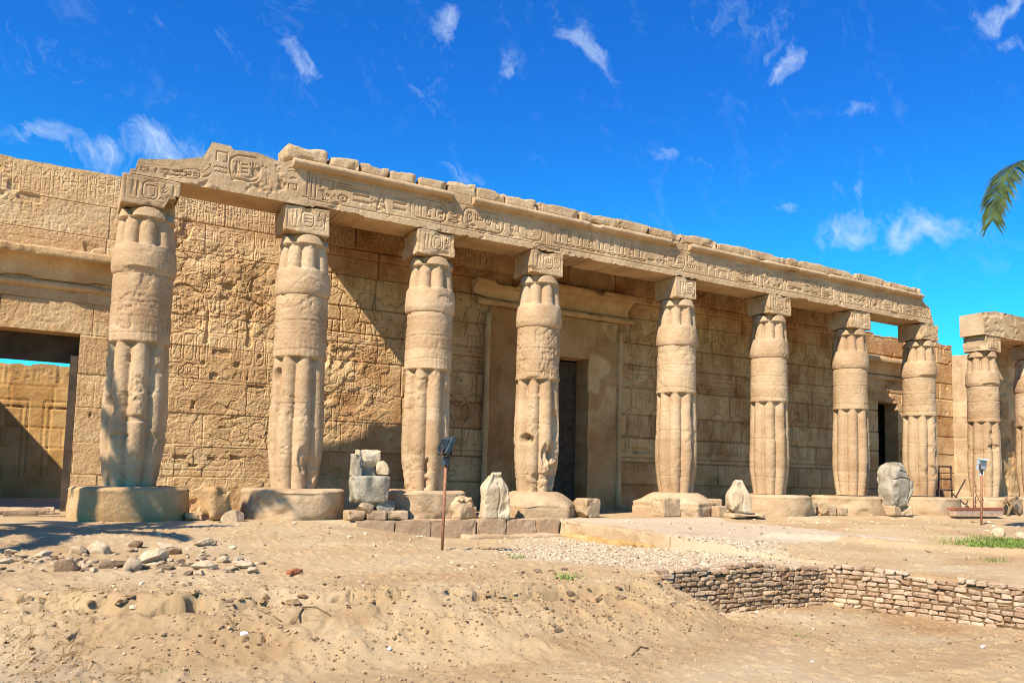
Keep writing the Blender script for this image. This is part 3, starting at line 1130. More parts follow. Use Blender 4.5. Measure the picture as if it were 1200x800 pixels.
def putlog(U, Z):
    h = 0
    for (x, z, sx, sz, d) in ((13.75, 2.15, .05, .2, .1), (13.35, 1.9, .42, .03, .05), (21.35, 1.92, .34, .09, .09), (7.1, 2.52, .05, .09, .06), (23.0, 2.4, .04, .1, .08),
                              (23.5, 2.1, .04, .12, .08), (22.7, 2.0, .04, .08, .08), (26.2, 4.6, .07, .07, .08), (26.6, 2.6, .1, .17, .08), (5.7, 1.28, .09, .05, .07),
                              (6.2, 1.32, .14, .05, .07), (6.9, 1.3, .16, .06, .07), (7.6, 1.28, .1, .05, .07), (8.2, 1.32, .12, .05, .07), (5.9, 1.12, .08, .04, .06),
                              (7.2, 1.12, .12, .04, .06), (8.6, 3.05, .2, .04, .05), (21.7, 3.05, .05, .05, .06), (24.0, 4.2, .05, .05, .06)):
        d0 = np.maximum(np.abs(U-x)/sx, np.abs(Z-z)/sz)+.5*(vn(U*14, Z*14, 0, 61)-.5)
        h = np.maximum(h, d*np.clip((1.05-d0)*4, 0, 1))
    # missing stones in the second bay
    for (x, z, rx, rz, d) in ((10.15, 3.95, .42, .5, .15), (10.9, 3.9, .45, .42, .10), (10.2, 3.0, .6, .35, .07), (11.2, 3.0, .5, .4, .06)):
        dd = np.hypot((U-x)/rx, (Z-z)/rz)+.9*(fbm(U*2.3, Z*2.3, 0, 3, 66)-.5)
        rim = np.clip((1-dd)*5, 0, 1)
        h = np.maximum(h, d*rim*(.25+1.2*np.abs(fbm(U*2.1, Z*2.1, 0, 3, 68)-.5)*2))
    return h


def wall_h(U, Z):
    cut, blk, tone, gouge, fine, pits, rough = wall_fields(U, Z)
    keep = 1-.8*sstep(.02, .05, gouge)
    rel = WR.sample(U, Z)
    wear = sstep(.36, .58, fbm(U*.9, Z*.9, 0, 4, 71)+.05)
    shade = sstep(12.2, 13.0, U)+sstep(3.6, 5.2, Z)*sstep(9.4, 10.5, U)*sstep(13.0, 12.2, U)
    return blk+fine-cut*(.35+.9*vn(U*1.3, Z*2, 0, 72)+1.5*shade)-gouge-pits-rel*keep*(.25+.50*wear+1.2*shade)-putlog(U, Z)


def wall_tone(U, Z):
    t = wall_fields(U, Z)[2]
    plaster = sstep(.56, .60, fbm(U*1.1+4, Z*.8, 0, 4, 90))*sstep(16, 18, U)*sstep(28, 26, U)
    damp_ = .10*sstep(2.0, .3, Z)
    shade_blot = sstep(.38, .66, fbm(U*1.4, Z*1.1, 0, 5, 93, .65)+.06*sstep(2.2, .6, Z))*sstep(9.5, 12, U)  # brown stains kept to the roofed bays, also painting their shade browner
    return np.clip(t*.50+.25+.15*plaster-.32*shade_blot+damp_*(fbm(U*2, Z*2, 0, 3, 91)-.3), 0, 1.3)


def rng(a, b, s):
    n = max(2, int(round((b-a)/s))+1)
    return np.linspace(a, b, n)


def ragged(z0, z1, amp, seed, f=1.5):
    def zm(U, Z):
        t = np.clip((Z-z0)/(z1-z0), 0, 1)
        k = np.floor(U*f/1.7+fbm(U*.3, 0, 0, 2, seed))
        step = (_h(k.astype(np.int64), (k*0).astype(np.int64), (k*0).astype(np.int64), seed)-.5)
        d = amp*(step*1.2+(fbm(U*2.2*f, 0, 0, 3, seed+1)-.5)*.6)
        return Z+d*sstep(.82, 1.0, t)
    return zm


temple = thing('temple_wall', 'long carved sandstone temple wall standing behind the row of columns', 'wall', (0, V_WALL, 0))
TW = .62
r_, r2_ = .0185, .035
zr = rng(0, 1, 1)
P1 = []
# left doorway 2.0..4.55 x 0..3.93 ; centre 16.52..19.03 x 0..4.62 (frame to 20.25, 5.83); right 33.83..35.14 x 4.25
vb = V_WALL+TW
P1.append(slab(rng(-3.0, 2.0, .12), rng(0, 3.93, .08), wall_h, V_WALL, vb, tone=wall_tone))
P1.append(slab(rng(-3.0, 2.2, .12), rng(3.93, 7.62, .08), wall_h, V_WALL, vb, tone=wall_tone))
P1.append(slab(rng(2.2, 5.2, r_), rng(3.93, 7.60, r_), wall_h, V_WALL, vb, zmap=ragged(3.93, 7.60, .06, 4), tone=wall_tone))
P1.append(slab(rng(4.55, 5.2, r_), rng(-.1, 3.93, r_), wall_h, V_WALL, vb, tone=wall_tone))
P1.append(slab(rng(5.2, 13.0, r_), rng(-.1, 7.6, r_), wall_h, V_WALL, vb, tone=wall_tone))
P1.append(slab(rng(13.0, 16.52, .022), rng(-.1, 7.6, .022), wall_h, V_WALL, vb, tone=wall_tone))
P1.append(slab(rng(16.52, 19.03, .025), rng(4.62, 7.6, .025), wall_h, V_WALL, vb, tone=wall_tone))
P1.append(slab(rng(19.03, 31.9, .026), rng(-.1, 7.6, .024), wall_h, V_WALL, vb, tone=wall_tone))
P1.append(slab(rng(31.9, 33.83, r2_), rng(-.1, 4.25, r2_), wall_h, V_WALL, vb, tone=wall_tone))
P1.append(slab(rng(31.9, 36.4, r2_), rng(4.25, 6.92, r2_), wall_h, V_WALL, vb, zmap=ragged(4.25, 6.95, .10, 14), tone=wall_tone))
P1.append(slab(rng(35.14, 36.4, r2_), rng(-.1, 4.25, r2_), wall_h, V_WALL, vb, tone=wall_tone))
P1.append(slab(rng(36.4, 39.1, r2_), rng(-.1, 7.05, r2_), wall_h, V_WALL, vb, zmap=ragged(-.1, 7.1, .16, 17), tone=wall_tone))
P1 = [(p[0], p[1], p[2] & False, p[3]) for p in P1]      # crisp facets, not smoothed
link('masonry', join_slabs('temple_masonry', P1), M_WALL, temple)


def extrude_profile(prof, ua, ub, res, seed, amp=.012, chip=.0):
    """prof: (v, z) list running round the visible face; extruded along u with worn noise, closed ends"""
    us = rng(ua, ub, res)
    pr = np.array(prof, float)
    seg = []
    for a, b in zip(pr[:-1], pr[1:]):
        k = max(1, int(np.hypot(*(b-a))/.05))
        for i in range(k):
            seg.append(a+(b-a)*i/k)
    seg.append(pr[-1])
    seg = np.array(seg)
    U, S = np.meshgrid(us, np.arange(len(seg)), indexing='ij')
    Vv, Zz = seg[S, 0], seg[S, 1]
    nn = fbm(U*3.1, Vv*3.1, Zz*3.1, 4, seed)-.5
    cen = seg.mean(0)
    dv, dz = Vv-cen[0], Zz-cen[1]
    L = np.hypot(dv, dz)+1e-6
    ch = chip*sstep(.60, .74, fbm(U*1.2, Zz*2, 0, 4, seed+5, .6))
    k = nn*amp*2-ch
    wall = pr[:, 0].mean() > 1.2
    verts = np.stack([XW(U) if wall else XC(U), Vv+dv/L*k, ZW(Zz+dz/L*k) if wall else Zz+dz/L*k], -1).reshape(-1, 3)
    n, m = U.shape
    q = grid_quads(n, m, flip=True)
    q = np.concatenate([q, np.stack([np.arange(n-1)*m+m-1, np.arange(n-1)*m, (np.arange(n-1)+1)*m, (np.arange(n-1)+1)*m+m-1], -1)])
    # end caps as fans
    c0 = verts[:m].mean(0)
    c1 = verts[-m:].mean(0)
    nv = len(verts)
    e0 = np.arange(m)
    e1 = (n-1)*m+np.arange(m)
    capv = np.concatenate([verts[e0], verts[e1], [c0, c1]])
    t = []
    for i in range(m):
        j = (i+1) % m
        t.append([nv+i, nv+j, nv+2*m])
        t.append([nv+m+j, nv+m+i, nv+2*m+1])
    vv = np.concatenate([verts, capv])
    sm = np.concatenate([np.full(len(q), True), np.full(len(t), False)])
    tone = .5+.5*(fbm(vv[:, 0]*.9, vv[:, 1], vv[:, 2]*.9, 2, seed+9)-.5)
    return np_mesh('profile', vv, q, sm, {'tone': tone}, t)


def cavetto(z0, z1, vf, reach):
    """Egyptian cornice profile in front of the plane v = vf"""
    h = z1-z0
    p = [(vf+.02, z0)]
    for i in range(9):
        a = i/8*math.pi/2
        p.append((vf-.07-(reach-.10)*(1-math.cos(a)), z0+.02+h*.66*math.sin(a)))
    p += [(vf-reach, z0+h*.74), (vf-reach, z1), (vf+.02, z1)]
    return p


def roll(vf, zc, r, n=10):
    p = [(vf+.01, zc-r)]
    for i in range(n+1):
        a = -math.pi/2+math.pi*i/n
        p.append((vf-.01-r*math.cos(a)*1.05, zc+r*math.sin(a)))
    p.append((vf+.01, zc+r))
    return p


def set_shade(me):
    return me


# left gateway
lg = temple
link('cornice', extrude_profile(cavetto(5.02, 5.66, V_WALL, .46), 1.6, 5.35, .05, 101, .014, .05), M_WALL, temple)
link('roll_moulding', extrude_profile(roll(V_WALL, 4.93, .08), 1.6, 5.32, .05, 102, .012, .04), M_WALL, temple)
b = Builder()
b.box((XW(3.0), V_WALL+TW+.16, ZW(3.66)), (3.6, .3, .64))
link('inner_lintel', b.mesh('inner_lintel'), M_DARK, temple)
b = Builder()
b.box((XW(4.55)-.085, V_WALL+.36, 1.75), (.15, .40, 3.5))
link('dark_reveal', b.mesh('dark_reveal'), M_DARK, temple)  # added dark box along the right reveal so it reads black
# central doorway: frame proud of the wall, roll along it, broken cornice above
fr = Builder()
FV = V_WALL-.085


FRL = Relief(15.2, 20.4, 0, 6, .0125)
FRL.columns(15.5, 16.4, 2.2, 5.6, .28, .016, rsg)
FRL.columns(19.2, 20.1, 2.6, 5.6, .3, .012, rsg)
FRL.row(16.5, 19.0, 5.0, 5.5, .014, rsg)


def frame_h(seed):
    def f(U, Z):
        pl = sstep(.52, .57, fbm(U*1.3, Z*.9, 0, 4, seed+2))
        WRd = 0
        return .030*(fbm(U*4, Z*4, 0, 5, seed, .6)-.5)-1.5*FRL.sample(U, Z)*(1-pl)-.035*pl-.01*np.clip(1.2-np.abs(((Z+.3) % .95)-.4)/.012, 0, 1)
    return f


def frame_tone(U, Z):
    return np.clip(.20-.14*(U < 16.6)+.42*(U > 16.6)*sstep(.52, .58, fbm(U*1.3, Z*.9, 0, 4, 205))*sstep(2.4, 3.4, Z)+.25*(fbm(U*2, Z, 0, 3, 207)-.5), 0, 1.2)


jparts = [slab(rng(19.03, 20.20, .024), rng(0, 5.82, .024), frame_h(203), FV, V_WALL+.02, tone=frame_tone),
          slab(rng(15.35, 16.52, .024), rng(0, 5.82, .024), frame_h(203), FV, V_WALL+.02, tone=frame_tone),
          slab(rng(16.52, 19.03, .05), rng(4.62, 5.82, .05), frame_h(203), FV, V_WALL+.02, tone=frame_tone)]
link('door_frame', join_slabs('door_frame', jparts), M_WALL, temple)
rl = Builder()
for x in (XW(20.27), XW(15.28)):
    rl.tube([(x, V_WALL-.10, z) for z in np.arange(0, 5.95, .25)], [.085+.01*math.sin(3*z) for z in np.arange(0, 5.95, .25)], 12)
link('door_moulding', rl.mesh('door_moulding'), M_WALL, temple)
link('roll_moulding', extrude_profile(roll(V_WALL-.1, 5.93, .095), 14.9, 20.75, .06, 103, .012, .04), M_WALL, temple)
link('cornice', extrude_profile(cavetto(6.03, 6.68, V_WALL, .5), 17.3, 20.62, .05, 104, .016, .10), M_WALL, temple)
link('cornice', extrude_profile(cavetto(6.03, 6.52, V_WALL, .40), 14.75, 17.24, .05, 105, .02, .16), M_WALL, temple)
# right doorway
link('cornice', extrude_profile(cavetto(5.32, 5.93, V_WALL, .46), 31.2, 36.3, .07, 106, .014, .05), M_WALL, temple)
link('roll_moulding', extrude_profile(roll(V_WALL, 5.22, .09), 31.3, 36.2, .07, 107, .012, .03), M_WALL, temple)
# roofed chambers behind two doorways, their stone coloured near black as shade


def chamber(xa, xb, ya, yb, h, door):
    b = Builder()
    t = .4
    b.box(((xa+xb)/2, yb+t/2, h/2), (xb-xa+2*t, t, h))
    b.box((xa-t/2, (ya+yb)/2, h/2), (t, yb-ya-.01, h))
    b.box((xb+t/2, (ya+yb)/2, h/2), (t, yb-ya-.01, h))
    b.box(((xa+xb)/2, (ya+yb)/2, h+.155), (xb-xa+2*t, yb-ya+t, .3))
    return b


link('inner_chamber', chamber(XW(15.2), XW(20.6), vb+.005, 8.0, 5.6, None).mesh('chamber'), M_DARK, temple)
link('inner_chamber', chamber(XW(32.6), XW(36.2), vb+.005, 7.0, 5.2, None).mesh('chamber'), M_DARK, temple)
# added dark brown slatted sheet standing in for the shade inside the central opening
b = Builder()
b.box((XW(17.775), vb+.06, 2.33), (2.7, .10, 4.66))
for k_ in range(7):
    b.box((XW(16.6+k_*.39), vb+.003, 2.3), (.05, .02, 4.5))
link('opening_shade', b.mesh('opening_shade'), plain('dark_fill', (.075, .05, .034), .8, 0, .35, 6, .2), temple)
# stone roof slabs over the portico
rb = Builder()
edges = [4.98]+[XW(q) for q in (10.6, 12.0, 13.6, 15.1, 16.5)]+[13.28]+[XW(q) for q in (19.4, 21.0, 22.4, 24.0, 25.5, 27.0, 28.5, 30.0)]+[26.35]
for i, (a, c) in enumerate(zip(edges[:-1], edges[1:])):
    a2 = a+(.085 if i == 6 else .0)
    rb.box(((a2+c)/2, 1.38, 7.73+.003*(i % 3)), (c-a2-.004 if i != 5 else c-a2, 2.78, .22), tone=h1(i, 2))
    rb.box(((a2+c)/2, 1.76, 7.925+.003*(i % 3)), (c-a2-.004 if i != 5 else c-a2, 3.52, .14), tone=h1(i, 2))
rb.box((13.322, 1.28, 7.82), (.081, 2.5, .3))
rb.box((13.322, 3.2, 7.88), (.081, .6, .18))
link('roof_slabs', rb.mesh('roof_slabs'), M_BEAM, temple)

# ------------------------------------------------------------------ court behind the left gateway
VC = 12.0
CRl = Relief(-4, 14, 0, 4.6, .02)
for (x, w) in ((4.1, .9), (5.75, 1.1), (8.0, 1.0), (2.0, 1.0)):
    for k in range(2):
        CRl.line(x-k*.16, .75, x-k*.16, 2.8+k*.2, .016, .03)
        CRl.line(x+w+k*.16, .75, x+w+k*.16, 2.8+k*.2, .016, .03)
        CRl.line(x-k*.16, 2.8+k*.2, x+w+k*.16, 2.8+k*.2, .016, .03)
CRl.row(-3, 12, 3.55, 4.0, .02, rsg)


def court_h(U, Z):
    cut, blk, tone = courses(U, Z, [0, .5, 1.05, 1.6, 2.2, 2.8, 3.45, 4.6], .8, 1.7, 33, wj=.014, dj=.02, off=.008)
    return blk-cut-CRl.sample(U, Z)+.02*(fbm(U*4, Z*4, 0, 4, 36)-.5)


def court_tone(U, Z):
    return courses(U, Z, [0, .5, 1.05, 1.6, 2.2, 2.8, 3.45, 4.6], .8, 1.7, 33)[2]


ct = join_slabs('courtyard_wall', [slab(rng(-3, 13, .04), rng(0, 4.08, .04), court_h, VC, VC+.8, zmap=ragged(0, 4.08, .14, 51), tone=court_tone)])
tag(link('courtyard_wall', ct, M_COURT), 'sunlit courtyard wall with carved niches, seen through the left gateway', 'wall')
b = Builder()
b.box((-4.11, 7.78, 2.6), (1.5, 8.38, 5.2))
tag(link('cross_wall', b.mesh('cross_wall'), M_COURT), 'plain cross wall throwing a slanted shadow inside the left gateway', 'wall')

# ------------------------------------------------------------------ end wall on the right
ew = slab(rng(-2.5, -.05, .06), rng(0, 6.65, .06), lambda U, Z: (lambda c: c[1]-c[0]+.03*(fbm(U*4, Z*4, 0, 4, 121)-.5))(courses(U, Z, ZC, .7, 1.4, 44, wj=.014)), 0, .7,
          zmap=ragged(0, 6.65, .2, 122), tone=lambda U, Z: courses(U, Z, ZC, .7, 1.4, 44)[2]*.6+.4, raw=True)
ev = ew[0].copy()
# the slab faces -y; turn it to face -x at x = 39.12
ev = np.stack([XW(39.12)+ew[0][:, 1], 1.4-ew[0][:, 0], ew[0][:, 2]], -1)
tag(link('end_wall', np_mesh('end_wall', ev, ew[1], ew[2], {'tone': ew[3]}), M_PLIN), 'bright end wall turning forward behind the ninth column', 'wall')

# ------------------------------------------------------------------ columns
PZ, CB, CT, AT = .65, 4.82, 6.19, 6.79     # plinth top, capital foot, capital head, abacus top
HC = CT-PZ
NTH = 168
C_LOBE, R_LOBE = .70, .30


def lobes(th, n=8, c=C_LOBE):
    per = 2*math.pi/n
    ph = (th+math.pi/2+per/2) % per-per/2
    rho = 1-c
    return c*np.cos(ph)+np.sqrt(np.maximum(rho*rho-(c*np.sin(ph))**2, 1e-4)), ph


def col_noise(X, Y, Z, seed, chip=1.0):
    n = .016*(fbm(X*3.0, Y*3.0, Z*3.0, 4, seed)-.5)+.010*(fbm(X*13, Y*13, Z*13, 3, seed+40)-.5)
    ch = sstep(.66, .76, fbm(X*2.1, Y*2.1, Z*1.7, 4, seed+80, .55))
    return n-.035*ch*chip


def cyl(u, v, zs, rfun, seed, capb=False, capt=True, damage=None, chip=1.0):
    th = np.linspace(0, 2*math.pi, NTH, endpoint=False)
    T, Z = np.meshgrid(th, zs, indexing='ij')
    Rr = rfun(T, Z)
    X, Y = np.cos(T), np.sin(T)
    Rr = Rr+col_noise(X*.55+seed*3.1, Y*.55, Z, seed, chip)
    if damage:
        for (ang, z, wa, hz, d) in damage:
            da = (T-R(ang)+math.pi) % (2*math.pi)-math.pi
            dd = np.hypot(da/R(wa), (Z-z)/hz)+1.1*(fbm(X*2.2+seed, Y*2.2, Z*2.2, 4, seed+200, .6)-.5)
            Rr = Rr-d*np.clip((1-dd)*3.5, 0, 1)*(.6+.8*vn(X*4, Y*4, Z*5, seed+220))
    sx = T*.56
    # the seam of the wrapped domain lies at the back of the column
    sx = np.where(T > math.pi*1.02, (T-2*math.pi)*.56, sx)
    sp = sstep(.575, .60, fbm(X*1.15+seed, Y*1.15, Z*1.3, 5, seed+300, .62))
    f1, rim = facets(sx, Z, .13, seed+310, .5)
    Rr = Rr-sp*(.008+.026*np.clip(f1, 0, 1))*chip-.006*(1-rim)*sp*chip
    verts = np.stack([u+X*Rr, v+Y*Rr, Z], -1)
    n, m = T.shape
    vv = verts.reshape(-1, 3)
    q = grid_quads(n, m, wrap=True)
    tris = []
    ex = []
    nv = len(vv)
    if capt:
        ex.append([u, v, zs[-1]])
        k = nv
        nv += 1
        for i in range(n):
            tris.append([i*m+m-1, ((i+1) % n)*m+m-1, k])
    if capb:
        ex.append([u, v, zs[0]])
        for i in range(n):
            tris.append([((i+1) % n)*m, i*m, nv])
    if ex:
        vv = np.concatenate([vv, ex])
    dr = np.floor((vv[:, 2]-.65)/.82+.2*h1(seed, 8))
    tone = .5+.55*(_h(dr.astype(np.int64), (dr*0).astype(np.int64), (dr*0).astype(np.int64), seed+7)-.5)+.5*(fbm(vv[:, 0]*1.5, vv[:, 1]*1.5, vv[:, 2]*.8, 3, seed+31)-.5)
    return np_mesh('column_part', vv, q, True, {'tone': np.clip(tone, 0, 1)}, tris)


R_D = 3.4/(2*math.pi)
DRL = Relief(0, 3.4, 0, 1.5, .0125)
_rd = np.random.RandomState(55)
DRL.row(0, 3.38, .55, .85, .010, _rd)
DRL.line(0, .50, 3.4, .50, .008, .010)
DRL.line(0, .90, 3.4, .90, .008, .010)
for _k in range(12):
    DRL.line(.05+_k*.284, .08, .05+_k*.284, .48, .006, .008)


def make_column(i, u, v, label, damage_s=None, damage_c=None, plinth=None, zp=PZ, scale_r=1.0, mat_p=None):
    seed = 300+i*13
    t = thing('papyrus_column', label, 'column', (u, v, 0), 'columns along the temple front')
    zs = rng(zp-.02, CB, .022)
    zsk = zp+HC*.508           # lower edge of the smooth sleeve
    kx = [0, .02, .06, .12, .19, .30, .42, .508, .56, .66, .753]
    kr = [.485, .50, .535, .58, .602, .592, .572, .556, .556, .551, .545]

    def rf(T, Z):
        tt = np.clip((Z-zp)/HC, 0, 1)
        Rm = np.interp(tt, kx, kr)*scale_r
        near_top = sstep(.16, .0, zsk-Z)
        lb, ph = lobes(T)
        lb2, _ = lobes(T, 8, .80)
        lb = lb*(1-near_top)+lb2*near_top
        rr = Rm*lb
        sleeve = Z > zsk
        up_ = Rm*(1.015+.018*sstep(.16, .03, Z-zsk))*np.ones_like(T)
        # narrow pleats on the sleeve hem
        up_ = up_-.007*np.clip(np.cos(T*32)*2-1, 0, 1)*sstep(.42, .30, Z-zsk)*sstep(-.01, .02, Z-zsk)
        for zk in (.0, .05, .10, .15):
            up_ = up_-.006*np.clip(1.2-np.abs(Z-(CB-.05-zk))/.010, 0, 1)
        up_ = up_-DRL.sample((T*R_D) % 3.4, Z-zsk)*.9
        rr = np.where(sleeve, up_, rr)
        for q, zj in enumerate((zp+.27+.25*h1(seed+q_off(i, 0), 1), zp+1.55+.4*h1(seed, 3), zp+2.95+.1*h1(seed, 4), zp+3.6)):
            rr = rr-.016*np.clip(1.2-np.abs(Z+.02*np.sin(T*2+i)-zj)/.013, 0, 1)
        return rr
    link('shaft', cyl(u, v, zs, rf, seed, damage=damage_s, chip=(.9, .7, .8, 1.0, .5, .3, .35, .4, .4, .5)[i]), M_COLM, t)
    zc = rng(CB, CT, .018)

    def cf(T, Z):
        tt = (Z-CB)/(CT-CB)
        Rm = np.interp(tt, [0, .03, .10, .20, .36, .42, .46, .70, 1.0], [.550, .580, .600, .600, .582, .566, .552, .524, .478])*scale_r
        lb, ph = lobes(T, 8, .715)
        lbd, _ = lobes(T, 8, .90)
        zt = .84
        nt = sstep(.12, .0, zt-tt)*.75
        lb = lb*(1-nt)+lbd*nt
        band = tt < .43+.01*np.sin(T*5+i)
        rr = np.where(band, Rm, Rm*lb)
        # closing petals under the abacus: four round lips with dark gaps between them
        per = math.pi/2
        p4 = (T+math.pi/2+per/2) % per-per/2
        tp = np.clip((tt-zt)/(1-zt), 0, 1)
        lip = np.sqrt(np.maximum(1-(p4/.62)**2, 0))
        inlip = (tp < .06+.94*lip)
        top = np.where(inlip, Rm*(1.0+.06*(1-tp)), Rm*.72)
        return np.where(tt > zt, top, rr)
    link('capital', cyl(u, v, zc, cf, seed+5, chip=.3, capb=True, damage=damage_c), M_COLM, t)
    return t


def q_off(i, k):
    return i*7+k


def grid_box(sx, sy, sz, res, fn, seed, uneven=None):
    """a box of six displaced grids welded at the edges; fn(P, axis, sign) gives an outward push"""
    nx, ny, nz = [max(2, int(round(s/res))+1) for s in (sx, sy, sz)]
    bm = bmesh.new()
    cache = {}

    def vert(i, j, k):
        key = (i, j, k)
        if key not in cache:
            cache[key] = bm.verts.new((-sx/2+sx*i/(nx-1), -sy/2+sy*j/(ny-1), sz*k/(nz-1)))
        return cache[key]
    for i in range(nx-1):
        for j in range(ny-1):
            bm.faces.new([vert(i, j, 0), vert(i, j+1, 0), vert(i+1, j+1, 0), vert(i+1, j, 0)])
            bm.faces.new([vert(i, j, nz-1), vert(i+1, j, nz-1), vert(i+1, j+1, nz-1), vert(i, j+1, nz-1)])
    for i in range(nx-1):
        for k in range(nz-1):
            bm.faces.new([vert(i, 0, k), vert(i+1, 0, k), vert(i+1, 0, k+1), vert(i, 0, k+1)])
            bm.faces.new([vert(i, ny-1, k), vert(i, ny-1, k+1), vert(i+1, ny-1, k+1), vert(i+1, ny-1, k)])
    for j in range(ny-1):
        for k in range(nz-1):
            bm.faces.new([vert(0, j, k), vert(0, j, k+1), vert(0, j+1, k+1), vert(0, j+1, k)])
            bm.faces.new([vert(nx-1, j, k), vert(nx-1, j+1, k), vert(nx-1, j+1, k+1), vert(nx-1, j, k+1)])
    me = bpy.data.meshes.new('block')
    bm.to_mesh(me)
    bm.free()
    n = len(me.vertices)
    co = np.empty(n*3, np.float32)
    me.vertices.foreach_get('co', co)
    P = co.reshape(-1, 3).astype(float)
    P2 = fn(P.copy(), (sx, sy, sz))
    me.vertices.foreach_set('co', P2.astype(np.float32).ravel())
    a = me.attributes.new('tone', 'FLOAT', 'POINT')
    a.data.foreach_set('value', np.clip(.5+.9*(fbm(P[:, 0]*1.7+seed, P[:, 1]*1.7, P[:, 2]*1.7, 3, seed+3)-.5), 0, 1).astype(np.float32))
    me.update()
    return me


def worn(seed, rnd=.05, amp=.03, chips=.08, flat_bottom=True, f=2.5):
    def fn(P, S):
        h = np.array([S[0]/2, S[1]/2, S[2]/2])
        c = np.array([0, 0, S[2]/2])
        Q = P-c
        # round the edges: shrink toward an inner box, then push out by a radius
        r = min(rnd, .45*min(h))
        inner = np.clip(Q, -(h-r), h-r)
        d = Q-inner
        L = np.linalg.norm(d, axis=1, keepdims=True)
        Q = np.where(L > 1e-6, inner+d/np.maximum(L, 1e-6)*r, Q)
        nrm = Q/h
        nrm = np.sign(nrm)*np.abs(nrm)**6
        nrm /= (np.linalg.norm(nrm, axis=1, keepdims=True)+1e-9)
        X, Y, Z = P[:, 0]*f+seed*1.7, P[:, 1]*f, P[:, 2]*f
        n = amp*2*(fbm(X, Y, Z, 4, seed)-.5)
        edge = sstep(1.2, 1.9, np.sort(np.abs(Q/h), axis=1)[:, 1]+np.sort(np.abs(Q/h), axis=1)[:, 2])
        n = n-chips*edge*sstep(.46, .68, fbm(X*.9, Y*.9, Z*.9, 3, seed+50))
        Q = Q+nrm*n[:, None]
        Q = Q+c
        if flat_bottom:
            Q[:, 2] = np.maximum(Q[:, 2], -.03)
        return Q
    return fn


def abacus(i, u, v, parent, w=1.06, dp=.955, fun=None, seed=0, du=0.0, brk=None):
    Rl = Relief(-.6, .6, 0, .65, .0125)
    rs = np.random.RandomState(900+i)
    Rl.line(-w/2+.05, .09, w/2-.05, .09, .008, .012)
    Rl.line(-w/2+.05, .53, w/2-.05, .53, .008, .012)
    Rl.line(-w/2+.08, .1, -w/2+.08, .52, .008, .012)
    x = -w/2+.13
    Rl.glyph('tworeed', x, .15, .22, .34, .02)
    Rl.ring(x+.25, x+.52, .14, .50, .014, .02)
    Rl.glyph(rs.choice(['comb', 'hbars', 'house']), x+.29, .18, .2, .28, .02)
    Rl.glyph(rs.choice(['sun', 'coil']), x+.55, .30, .19, .2, .022)
    Rl.glyph(rs.choice(['mouth', 'loaf', 'snake']), x+.55, .13, .19, .16, .02)
    Rl.glyph(rs.choice(['reed', 'man', 'flag']), x+.73, .14, .14, .36, .02)
    wf = worn(950+i, .02, .012, .05)

    def fn(P, S):
        Q = wf(P, S)
        front = P[:, 1] < -S[1]/2+1e-4
        d = Rl.sample(P[:, 0], P[:, 2])
        Q[front, 1] += d[front]
        if brk:
            Q = brk(P, Q)
        return Q
    me = grid_box(w, dp, AT-CT-.004, .025, fn, 960+i)
    me.transform(Matrix.Translation((u+du, v, CT+.002)))
    return link('abacus', me, M_BEAM, parent)


def disc(u, v, rfun, h, seed, z0=-.15, mat=None, parent=None, amp=.03, zfun=None, name='plinth'):
    n = 120
    th = np.linspace(0, 2*math.pi, n, endpoint=False)
    rows = []
    R0 = rfun(th)
    fr = [.0, .2, .4, .55, .68, .8, .88, .93, .965, .985, 1.0]
    for f_ in fr:
        rows.append((f_, h-.06*max(0, (f_-.9)/.1)**2))
    for z in np.linspace(h-.06, z0, 18)[1:]:
        rows.append((1.0+.01*math.sin(z*9), z))
    V = []
    for (f_, z) in rows:
        V.append(np.stack([np.cos(th)*R0*max(f_, .002), np.sin(th)*R0*max(f_, .002), np.full(n, z)], -1))
    V = np.stack(V, 1)     # th, row
    X, Y, Z = V[..., 0], V[..., 1], V[..., 2]
    k = amp*2*(fbm(X*2.3+seed, Y*2.3, Z*2.3, 5, seed, .58)-.5)-.06*sstep(.58, .72, fbm(X*1.4+seed, Y*1.4, Z*1.8, 4, seed+9))
    rr = np.hypot(X, Y)+1e-6
    edge = sstep(.6, 1.0, rr/R0[:, None])
    V[..., 0] += X/rr*k*edge
    V[..., 1] += Y/rr*k*edge
    V[..., 2] += np.where(Z > h-.1, k*.7*sstep(.45, .8, rr/R0[:, None]), 0)
    if zfun:
        V[..., 2] = zfun(V[..., 0], V[..., 1], V[..., 2])
    vv = V.reshape(-1, 3)+np.array([u, v, 0])
    m = V.shape[1]
    tone = np.clip(.5+1.0*(fbm(vv[:, 0]*1.1, vv[:, 1]*1.1, vv[:, 2]*1.6, 4, seed+4)-.5), 0, 1)
    me = np_mesh('plinth', vv, grid_quads(n, m, wrap=True, flip=True), True, {'tone': tone})
    return link(name, me, mat or M_PLIN, parent)


def circ(r, seed, irr=.05, sq=0.0, rot=0.0, flats=0):
    def f(th):
        x, y = np.cos(th-rot), np.sin(th-rot)
        p = 2+sq
        base = r/((np.abs(x)**p+np.abs(y)**p)**(1/p))
        if flats:
            per = 2*math.pi/flats
            ph = (th-rot) % per-per/2
            base = r*math.cos(per/2)/np.cos(ph)*1.06
        return base*(1+irr*2*(fbm(np.cos(th)*1.3+seed, np.sin(th)*1.3, 0, 3, seed)-.5))
    return f


